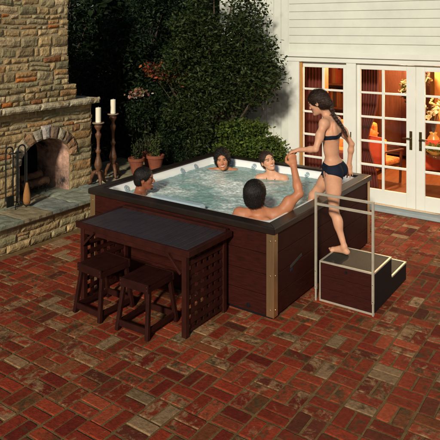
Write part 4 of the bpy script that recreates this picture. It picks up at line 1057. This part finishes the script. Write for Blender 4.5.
def person(name, label, J, s, fem, skin, hairmat, group=None, vox=.0048, smile=False, hs=1.0):
    """J: joints in metres. Builds one continuous body surface and returns the thing and the body field for clothes"""
    g = lambda k: np.array(J[k], float)
    Pv, N = g('pelvis'), g('neck'); up = nrm(N-Pv); TF = frame(g('tf')-up*(g('tf')@up), up); fwd, left = TF[:, 0], TF[:, 1]
    uc = nrm(np.array(J.get('chest_up', up), float)); cf = np.array(J.get('cf', J['tf']), float); CF = frame(cf-uc*(cf@uc), uc); cfw, clf = CF[:, 0], CF[:, 1]
    B = Body(); k = .035*s
    m = 1. if fem else 1.14
    B.ell(Pv+up*.01*s, np.array([.098,.150*(1 if fem else .98),.105])*s, TF, k=k)
    B.ell(lerp(Pv, N, .36), np.array([.078*m,.108*m,.13])*s, frame(lerp(fwd, cfw, .4), up), k=.05*s)
    ch = lerp(Pv, N, .70)-cfw*.008*s
    B.ell(ch, np.array([.098*m,.132*m,.165])*s, CF, k=.05*s)
    SLp, SRp = g('SL'), g('SR')
    B.cone(lerp(SLp, N, .25)-np.array(up)*.02*s, lerp(SRp, N, .25)-np.array(up)*.02*s, .052*s*m, .052*s*m, k=k)
    nb = N+up*.01*s
    for q in (SLp, SRp): B.cone(nb+up*.02*s, lerp(nb, q, .8), .034*s, .040*s, k=.03*s)
    if fem:
        for y in (-1, 1):
            B.ell(ch+cfw*.085*s+clf*y*.068*s+up*.005*s, np.array([.048,.052,.052])*s, CF, k=.02*s)
    else:
        for y in (-1, 1): B.ell(ch+cfw*.085*s+clf*y*.065*s+up*.04*s, np.array([.035,.075,.055])*s, CF, k=.03*s)
    for y in (-1, 1):
        B.ell(Pv-fwd*.052*s+left*y*.068*s-up*.045*s, np.array([.072,.075,.078])*s, TF, k=.025*s)
        B.ell(ch-cfw*.075*s+clf*y*.07*s+up*.04*s, np.array([.028,.055,.09])*s, CF, k=.03*s)   # shoulder blade
    # head and neck
    hc = g('head'); HR = frame(J['hf'], J['hu']); h_ = s*hs
    hb = hc+HR @ (np.array([-.028,0,-.060])*h_)
    B.cone(nb-up*.01*s, hb, (.046 if fem else .058)*s, (.045 if fem else .056)*s, k=.025*s)
    head(B, hc, HR, h_, smile, fem)
    # arms
    for sd, y in (('L', 1), ('R', -1)):
        Sp, El, Wr = g('S'+sd), g('E'+sd), g('W'+sd)
        B.ell(Sp, np.array([.052,.050,.056])*s*(1 if fem else 1.15), TF, k=.03*s)
        a = 1 if fem else 1.22
        B.cone(Sp, El, .043*s*a, .0305*s*a, k=.02*s); B.ell(lerp(Sp, El, .5), np.array([.043,.043,.06])*s*a, TF, k=.03*s)
        B.cone(El, Wr, .0315*s*a, .0235*s*a, k=.015*s); B.ell(lerp(El, Wr, .30), np.array([.029,.029,.029])*s*a, TF, k=.03*s)
        h = J['H'+sd]; hand(B, Wr, h[0], h[1], h[2], s*(1 if fem else 1.08), *h[3:])
    # legs
    for sd, y in (('L', 1), ('R', -1)):
        Hp, Kn, An = g('h'+sd), g('K'+sd), g('A'+sd)
        B.cone(Hp, Kn, .088*s, .050*s, k=.035*s); B.cone(lerp(Hp, Kn, .0), lerp(Hp, Kn, .45), .090*s, .076*s, k=.04*s)
        B.ell(Kn, np.array([.050]*3)*s, None, k=.02*s)
        B.cone(Kn, An, .047*s, .0275*s, k=.02*s)
        td = nrm(J['T'+sd]); fu = nrm(np.array(J.get('U'+sd, (0,0,1)), float)); back = -td
        B.ell(lerp(Kn, An, .30)+back*.018*s, np.array([.047,.044,.085])*s, frame(td, Kn-An), k=.03*s)
        heel = An-fu*.045*s+back*.028*s; ball = An-fu*.058*s+td*.135*s
        B.ell(An, np.array([.03,.031,.035])*s, None, k=.015*s)
        B.ell(heel, np.array([.034,.028,.028])*s, frame(td, fu), k=.02*s)
        B.cone(An-fu*.012*s+td*.01*s, ball+fu*.004*s, .031*s, .020*s, k=.02*s); B.cone(heel, ball, .022*s, .021*s, k=.02*s)
        lt = np.cross(fu, td); B.cone(ball+lt*.026*s, ball-lt*.024*s, .018*s, .016*s, k=.018*s)
        big = -y     # big toe is on the inner side
        for i in range(5):
            o = (.030-.0150*i)*big; b0 = ball+lt*o*s-fu*.004*s+td*(.006-.004*i)*s; r = (.0125 if i == 0 else .0085-.0006*i)*s
            B.cone(b0, b0+td*(.050-.006*i)*s-fu*.006*s, r, r*.9, k=.006*s)
    lo, n = B.grid(vox); f = B.field(lo, n, vox); vs, F = surface_nets(f, lo, vox)
    # colour of the skin: lips, brows
    q = (vs-hc) @ HR/h_
    c = np.tile(np.array(skin), (len(vs), 1))
    nz_ = np.array([noise.noise(V(v)*6) for v in vs[::1]])
    c *= (1+.08*nz_)[:, None]
    X, Y, Z = q[:, 0], q[:, 1], q[:, 2]
    zz = .006*(Y/.022)**2 if smile else 0
    lips = (X > .070) & (np.abs(Y) < .025) & (Z > (-.077 if smile else -.073)+zz) & (Z < -.047+zz*.8)
    c[lips] = np.array(skin)*np.array([.80,.50,.50])
    bw = (X > .05) & (np.abs(Y) > .012) & (np.abs(Y) < .052) & (np.abs(Z-(.0255-.10*np.abs(np.abs(Y)-.033))) < .0042)
    c[bw] = np.array([.02,.012,.008])
    ls = (X > .06) & (np.abs(Y) > .017) & (np.abs(Y) < .048) & (np.abs(Z-.0072) < .0026); c[ls] = np.array([.03,.018,.012])
    ck = np.exp(-((X-.07)**2+(np.abs(Y)-.036)**2+(Z+.024)**2)/(.02**2)); c *= (1+ck[:, None]*np.array([.12,-.06,-.06]))
    t = thing('person', (Pv[0], Pv[1], J.get('base', 0.)), label, 'person', group)
    link('body', np_mesh('body', vs, F, c), M['skin'], t, smooth=True)
    # eyes
    for y in (-1, 1):
        ec = hc+HR @ (np.array([.0672,y*.0315,.0015])*h_)
        e = Body().ell(ec, np.array([.0125,.0140,.0055 if smile else .0065])*h_, HR); 
        l2, n2 = e.grid(.0022); v2, F2 = surface_nets(e.field(l2, n2, .0022), l2, .0022); eb = link('eye', np_mesh('eye', v2, F2), M['eye'], t, smooth=True)
        ic = hc+HR @ (np.array([.0762,y*.0315,.0018])*h_)
        e = Body().ell(ic, np.array([.0048,.0062,.0054 if smile else .0060])*h_, HR)
        l2, n2 = e.grid(.0013); v2, F2 = surface_nets(e.field(l2, n2, .0013), l2, .0013); link('iris', np_mesh('iris', v2, F2), M['iris'], eb, smooth=True)
    if smile:
        e = Body().cone(hc+HR @ (np.array([.0850,0,-.0605])*h_), hc+HR @ (np.array([.0800,.0200,-.0565])*h_), .0060*h_, .0045*h_, k=.002).cone(hc+HR @ (np.array([.0850,0,-.0605])*h_), hc+HR @ (np.array([.0800,-.0200,-.0565])*h_), .0060*h_, .0045*h_, k=.002)
        l2, n2 = e.grid(.0015); v2, F2 = surface_nets(e.field(l2, n2, .0015), l2, .0015); link('teeth', np_mesh('teeth', v2, F2), M['teeth'], t, smooth=True)
    return dict(t=t, B=B, R=HR, hc=hc, s=h_, TF=TF, CF=CF, ch=ch, Pv=Pv, up=up, S=s, lo=lo, n=n, f=f, vox=vox)

def strands(D, ho, vs, mt_, style, curly, cnt=3200):
    me = ho.data; nv = np.empty(len(me.vertices)*3, dtype=np.float32); me.vertex_normals.foreach_get('vector', nv); nv = nv.reshape(-1, 3)
    pick = RNG.integers(0, len(vs), cnt); p = vs[pick]; n = nv[pick].astype(float); R = D['R']; hc = D['hc']; s = D['s']
    q = (p-hc) @ R/s
    if style == 'short': comb = np.stack([-q[:, 0]*1.5-.02+0*q[:, 0], q[:, 1]*1.2, -.06+0*q[:, 0]], 1)
    else: comb = np.stack([-.10+0*q[:, 0], -q[:, 1]*.5, -.05-.3*np.clip(-q[:, 0], 0, 1)], 1)
    comb = comb @ R.T+RNG.normal(size=(cnt, 3))*(.10 if curly else .012)
    t = comb-n*(comb*n).sum(1)[:, None]; t /= np.linalg.norm(t, axis=1)[:, None]+1e-9; b = np.cross(n, t)
    L_ = ((.028 if curly else .022 if style == 'short' else .045)*RNG.uniform(.6, 1.3, cnt))[:, None]*s; w_ = (.0011 if style != 'short' else .0010)*RNG.uniform(.7, 1.4, cnt)[:, None]
    lf = (RNG.uniform(.001, .0115 if curly else .0045 if style == 'short' else .0028, cnt))[:, None]*s
    ks = [p-n*.002, p+t*L_*.35+n*lf, p+t*L_*.7+n*lf*.9+b*RNG.normal(0, .004 if curly else .0012, cnt)[:, None], p+t*L_-n*.001+n*lf*.4]
    v = np.stack([x for k, kx in enumerate(ks) for x in ((kx-b*w_, kx+b*w_) if k < 3 else (kx-b*w_*.3, kx+b*w_*.3))], 1)
    idx = (np.arange(cnt)[:, None]*8+np.array([0,1,3,2, 2,3,5,4, 4,5,7,6])[None]).reshape(-1, 4)
    link('hair_strands', np_mesh('hair_strands', v.reshape(-1, 3), idx), mt_, ho, smooth=True)

def hair(D, thick, mt_, style, extra=None, rough=.004, freq=60, vox=.0042):
    hc, R, s = D['hc'], D['R'], D['s']; P = lambda x, y, z: hc+R @ (np.array([x, y, z])*s)
    H = Body(); t = thick
    H.ell(P(-.016,0,.034), (np.array([.094,.075,.083])+t)*s, R, k=.01)
    H.ell(P(-.045,0,-.015), (np.array([.060,.066,.070])+t)*s, R, k=.02)
    if extra: extra(H, P, s, R)
    # face cut away
    if style == 'short':
        H.ell(P(.080,0,-.040), np.array([.070,.075,.100])*s, R, k=.010*s, sub=True)
        H.ell(P(.0,0,-.115), np.array([.12,.12,.06])*s, R, k=.01*s, sub=True)
        for y in (-1, 1): H.ell(P(.0,y*.085,-.03), np.array([.026,.03,.042])*s, R, k=.008*s, sub=True)
    else:
        H.ell(P(.088,0,-.030), np.array([.074,.064,.100])*s, R, k=.012*s, sub=True)
    lo, n = H.grid(vox); f = H.field(lo, n, vox)
    X, Y, Z = np.meshgrid(*[lo[i]+np.arange(n[i])*vox for i in range(3)], indexing='ij', sparse=True)
    f = f+rough*(np.sin(X*freq+3*np.sin(Z*freq*.7))*np.sin(Y*freq*1.1+2*np.sin(X*freq*.6))*np.sin(Z*freq*.9))
    vs, F = surface_nets(f, lo, vox)
    ho = link('hair', np_mesh('hair', vs, F), mt_, D['t'], smooth=True)
    strands(D, ho, vs, mt_, style, extra is not None and rough > .005); return ho

def cloth(D, name, inside, off, mtl):
    """garment: shell of the body surface grown by off, kept where inside(X,Y,Z) is negative"""
    lo, n, vox = D['lo'], D['n'], D['vox']
    X, Y, Z = np.meshgrid(*[lo[i]+np.arange(n[i])*vox for i in range(3)], indexing='ij', sparse=True)
    f = np.maximum(D['f']-off, inside(X, Y, Z)).astype(np.float32)
    vs, F = surface_nets(f, lo, vox)
    if len(vs): return link(name, np_mesh(name, vs, F), mtl, D['t'], smooth=True)

def loc(D, c, R, X, Y, Z):
    x, y, z = X-c[0], Y-c[1], Z-c[2]; return [R[0][i]*x+R[1][i]*y+R[2][i]*z for i in range(3)]

TAN = (.62,.33,.205); TAN2 = (.46,.25,.15); BROWN = (.27,.090,.045); MAN4 = (.47,.195,.10); DARKW = (.46,.20,.105)

# --- woman standing with one foot on the step, one in the tub
LF = nrm((-1,.08,0))
J = dict(pelvis=(.10,1.085,1.265), neck=(.055,1.055,1.775), head=(-.045,1.02,1.945), hf=(-.87,-.12,-.42), hu=(-.42,0,.9), tf=(-1,.05,0), cf=(-.93,-.16,0),
         SL=(.075,.905,1.742), EL=(.045,.775,1.495), WL=(-.150,.775,1.466), HL=((-1,-.05,-.35),(-.3,.2,-1),-1,(.55,.5,.5,.5),.05,.6),
         SR=(.085,1.205,1.735), ER=(.20,1.345,1.475), WR=(.165,1.365,1.245), HR=((-.05,.05,-1),(-.6,.8,0),-1,(.16,.14,.14,.14),.32,.1),
         hL=(.135,1.005,1.215), KL=(.155,.985,.815), AL=(.275,.985,.480), TL=(-1,.10,-.02),
         hR=(.085,1.165,1.21), KR=(-.165,1.16,.90), AR=(-.325,1.20,.515), TR=(-1,.10,0), base=.0)
J['AL'] = (.270,.985,.475)
D = person('person', 'woman in navy bikini with long braid stepping over the rim into the hot tub', J, 1.0, True, TAN, M['hairb'], vox=.0046, hs=1.08)
P5 = D
def ex5(H, P, s, R):
    H.ell(P(-.085,0,-.03), np.array([.045,.05,.055])*s, R, k=.02)
hair(D, .012, M['hairb'], 'long', ex5, rough=.0022, freq=130)
# braid
pts = [D['hc']+D['R'] @ (np.array(q)*D['s']) for q in ((-.095,.005,-.02), (-.115,.01,-.06))]+[np.array(q) for q in ((.125,1.03,1.83),(.165,1.04,1.775),(.200,1.06,1.725),(.225,1.075,1.675),(.245,1.085,1.64))]
Bd = Body(); q = []
for i in range(len(pts)-1):
    for t_ in np.arange(0, 1, .25): q.append(lerp(pts[i], pts[i+1], t_))
for i, c in enumerate(q):
    r = .025*(1-.5*i/len(q))*random.uniform(.88,1.1); off = np.array([0, (1 if i % 2 else -1)*.35*r, 0]); Bd.ell(c+off, np.array([r*.95, r, r*1.05]), None, k=.004)
Bd.cone(q[-1], q[-1]+np.array([.025,.005,-.05]), .013, .006, k=.01)
l2, n2 = Bd.grid(.003); v2, F2 = surface_nets(Bd.field(l2, n2, .003), l2, .003); bro = link('braid', np_mesh('braid', v2, F2), M['hairb'], D['t'], smooth=True)
m = MB()
for _ in range(150):
    i = random.randint(0, len(q)-3); a = V(q[i]); r = .024*(1-.5*i/len(q)); d0 = V((random.gauss(0,1), random.gauss(0,1), random.gauss(0,1))).normalized()*r
    b = V(q[min(i+random.randint(2,5), len(q)-1)]); m.tube([a+d0, (a+b)/2+d0*random.uniform(1.1,1.5), b+d0*random.uniform(.6,1.3)+V((0,0,-.01))], [.0011,.001,.0005], 4)
m.build('stray_hair', M['hairb'], bro)
# bikini
def bottom(X, Y, Z):
    x, y, z = loc(D, D['Pv'], D['TF'], X, Y, Z)
    ay = np.abs(y)
    front = -(z+.105)+.62*ay; back = -(z+.135)+.62*np.maximum(ay-.02, 0)
    t = np.clip((x+.03)/.06, 0, 1); leg = back*(1-t)+front*t
    return np.maximum(np.maximum(np.maximum(z-.045-.02*t, leg), -z-.17), ay-.185)
cloth(D, 'bikini_bottom', bottom, .0045, M['navy'])
def topb(X, Y, Z):
    x, y, z = loc(D, D['ch'], D['CF'], X, Y, Z)
    band = np.abs(z+.028)-.022; cup = np.where(x > .02, np.abs(z-.002)-.055+.35*np.maximum(0, z)*np.abs(np.abs(y)-.07)*10, 1.)
    r = np.minimum(band, cup); return np.maximum(r, np.abs(y)-.165)
D['f_arm'] = None
def limit(fn):   # keep the garment off the arms
    def g(X, Y, Z):
        v = fn(X, Y, Z)
        for a, b, r in ((J['SL'], J['EL'], .052), (J['SR'], J['ER'], .052)):
            a, b = np.array(a), np.array(b); a = lerp(a, b, .12); ba = b-a; t = np.clip(((X-a[0])*ba[0]+(Y-a[1])*ba[1]+(Z-a[2])*ba[2])/(ba@ba), 0, 1)
            d = np.sqrt((X-a[0]-t*ba[0])**2+(Y-a[1]-t*ba[1])**2+(Z-a[2]-t*ba[2])**2)-r
            v = np.maximum(v, -d)
        return v
    return g
cloth(D, 'bikini_top', limit(topb), .0045, M['navy'])
# neck string and side bow
C_ = D['ch']; F_ = D['CF']
m = MB(); W2 = lambda x, y, z: tuple(C_+F_ @ np.array([x, y, z]))
for sg in (-1, 1): m.tube([W2(.115,sg*.06,.06), W2(.085,sg*.055,.13), W2(.03,sg*.050,.185), W2(-.035,sg*.035,.20), W2(-.055,0,.198)], .0035, 6)
m.build('halter_string', M['navy'], D['t'])
m = MB(); hp = D['Pv']+D['TF'] @ np.array([.025,.152,.035])
for dx, dz, r in ((-.035,-.02,.006),(.035,-.015,.006)): m.tube([hp, hp+np.array([dx,-.012,.012]), hp+np.array([dx*1.3,-.012,dz]), hp+np.array([0,-.006,-.004])], [r,r,r,r*.7], 6)
m.tube([hp, hp+np.array([-.012,-.010,-.06]), hp+np.array([-.004,-.012,-.115])], [.006,.007,.005], 6); m.tube([hp, hp+np.array([.02,-.010,-.05]), hp+np.array([.026,-.012,-.095])], [.006,.007,.005], 6)
m.build('side_bow', M['navy'], D['t'])

# --- seated helper for the people in the water
def seated(neck, face, s, male):
    n = np.array(neck, float); f = nrm((face[0], face[1], 0)); l = np.cross((0,0,1), f)
    J = dict(neck=n, pelvis=n-np.array([0,0,.50*s])-f*.03*s, tf=f, hf=face, hu=(0,0,1))
    sw = .175 if male else .155
    for sd, y in (('L', 1), ('R', -1)):
        J['S'+sd] = n+l*y*sw*s-np.array([0,0,.045*s])
        J['E'+sd] = J['S'+sd]+(l*y*.13+f*.06+np.array([0,0,-.24]))*s; J['W'+sd] = J['E'+sd]+(f*.20+l*y*.03+np.array([0,0,.03]))*s
        J['H'+sd] = (f, (0,0,-1), 1 if sd == 'R' else -1, (.2,.2,.2,.2), .1, .1)
        J['h'+sd] = J['pelvis']+l*y*.085*s-np.array([0,0,.03*s]); J['K'+sd] = J['h'+sd]+(f*.40+l*y*.04+np.array([0,0,.02]))*s
        a = J['K'+sd]+(f*.03+np.array([0,0,-.36]))*s; a[2] = max(a[2], .20); J['A'+sd] = a; J['T'+sd] = f
    J['base'] = .1
    return J
def clampz(J, z=.165):
    for k in ('pelvis','hL','hR','KL','KR'):
        pass
    return J

# --- man seen from behind, arm raised to the standing woman
F4 = nrm((-.50,.86,0)); s4 = 1.16
J = seated((-.400,.385,.865), (-.30,.92,.12), s4, True)
J['head'] = (-.425,.355,1.045); J['hu'] = (0,-.1,1)
J['SR'] = (-.255,.505,.835); J['SL'] = (-.600,.33,.825); J['tf'] = F4; J['cf'] = F4
J['ER'] = (-.098,.685,1.035); J['WR'] = (-.210,.775,1.285); J['HR'] = ((-.14,-.05,1),(-.55,.55,.15),1,(1.0,1.05,1.1,1.1),.02,.8)
J['EL'] = (-.80,.50,.62); J['WL'] = (-.80,.74,.62); J['HL'] = ((0,1,0),(0,0,-1),-1,(.2,.2,.2,.2),.1,.1)
HSM=1
D = person('person', 'short black haired man seen from behind, raising his right arm', J, s4, False, MAN4, M['hair'], smile=False, hs=1.10)
hair(D, .014, M['hair'], 'short', rough=.0012, freq=45)

# --- man at the left corner in profile
s1_ = 1.10; J = seated((-2.005,.36,.815), (.82,.57,0), s1_, True); J['head'] = (-1.955,.385,.985); J['hf'] = (.84,.54,-.02); J['hu'] = (-.05,0,1)
D = person('person', 'brown skinned man with short dark hair in profile at the left corner of the tub', J, s1_, False, BROWN, M['hair'], smile=True, hs=1.0)
hair(D, .010, M['hair'], 'short', rough=.001, freq=90)
# goatee
def beard(D):
    H = Body(); P = lambda x, y, z: D['hc']+D['R'] @ (np.array([x, y, z])*D['s'])
    H.cone(P(.045,-.035,-.088), P(.079,-.012,-.098), .010*D['s'], .011*D['s'], k=.01); H.cone(P(.045,.035,-.088), P(.079,.012,-.098), .010*D['s'], .011*D['s'], k=.01)
    H.cone(P(.079,-.012,-.098), P(.079,.012,-.098), .011*D['s'], .011*D['s'], k=.01)
    l, n = H.grid(.003); v, F = surface_nets(H.field(l, n, .003), l, .003); link('beard', np_mesh('beard', v, F), M['hair'], D['t'], smooth=True)
beard(D)

# --- smiling woman in the far corner
s2_ = 1.16; J = seated((-1.96,2.0,.785), (.57,-.80,0), s2_, False); J['head'] = (-1.925,1.935,.935); J['hf'] = (.54,-.84,.02); J['hu'] = (-.12,-.04,1)
D = person('person', 'smiling woman with dark curly hair resting at the far corner of the tub', J, s2_, True, DARKW, M['hair'], smile=True, hs=1.03)
def ex2(H, P, s, R):
    for y in (-1, 1): H.ell(P(-.035,y*.052,-.025), np.array([.05,.038,.055])*s, R, k=.02)
    H.ell(P(-.06,0,.02), np.array([.075,.085,.085])*s, R, k=.02)
hair(D, .016, M['hair'], 'long', ex2, rough=.009, freq=95)

# --- woman looking up at the right of the back wall
s3_ = 1.06; J = seated((-1.14,1.93,.835), (.80,-.45,.32), s3_, False); J['head'] = (-1.185,1.905,1.015); J['tf'] = (.35,-.93,0); J['cf'] = J['tf']; J['hu'] = (-.42,.0,.9)
J['hf'] = (.78,-.55,.26)
l = np.cross((0,0,1), nrm((.35,-.93,0))); n = np.array(J['neck'])
J['SL'] = n+l*.165-np.array([0,0,.045]); J['SR'] = n-l*.165-np.array([0,0,.06])
J['EL'] = J['SL']+l*.12+np.array([0,-.05,-.24]); J['ER'] = J['SR']-l*.12+np.array([0,-.05,-.24])
for sd in 'LR': J['W'+sd] = J['E'+sd]+np.array([.06,-.19,.03])
D = person('person', 'woman with pulled back dark hair looking up from the back edge of the tub', J, s3_, True, TAN, M['hairb'], smile=True, hs=1.04)
def ex3(H, P, s, R): H.ell(P(-.112,.015,-.030), np.array([.036,.040,.040])*s, R, k=.012)
hair(D, .003, M['hairb'], 'long', ex3, rough=.0012, freq=140)
C_ = np.array(J['neck']); F_ = D['CF']; W2 = lambda x, y, z: tuple(C_+F_ @ np.array([x, y, z])*s3_)
m = MB()
for sg in (-1, 1): m.tube([W2(-.035,sg*.045,.03), W2(.02,sg*.062,.005), W2(.082,sg*.045,-.055), W2(.112,sg*.012,-.12)], .004, 6)
m.build('halter_string', M['navy'], D['t'])
def topc(X, Y, Z):
    x, y, z = loc(D, D['ch'], D['CF'], X, Y, Z); r = np.minimum(np.abs(z+.028)-.022, np.where(x > .03, np.abs(z-.0)-.06, 1.)); return np.maximum(r, np.abs(y)-.15)
cloth(D, 'bikini_top', topc, .0045, M['navy'])
er = Body().ell(D['hc']+D['R'] @ (np.array([-.006,-.083,-.05])*D['s']), (.004,.004,.008)); l2, n2 = er.grid(.0012); v2, F2 = surface_nets(er.field(l2, n2, .0012), l2, .0012)
link('earring', np_mesh('earring', v2, F2), M['screw'], D['t'], smooth=True)
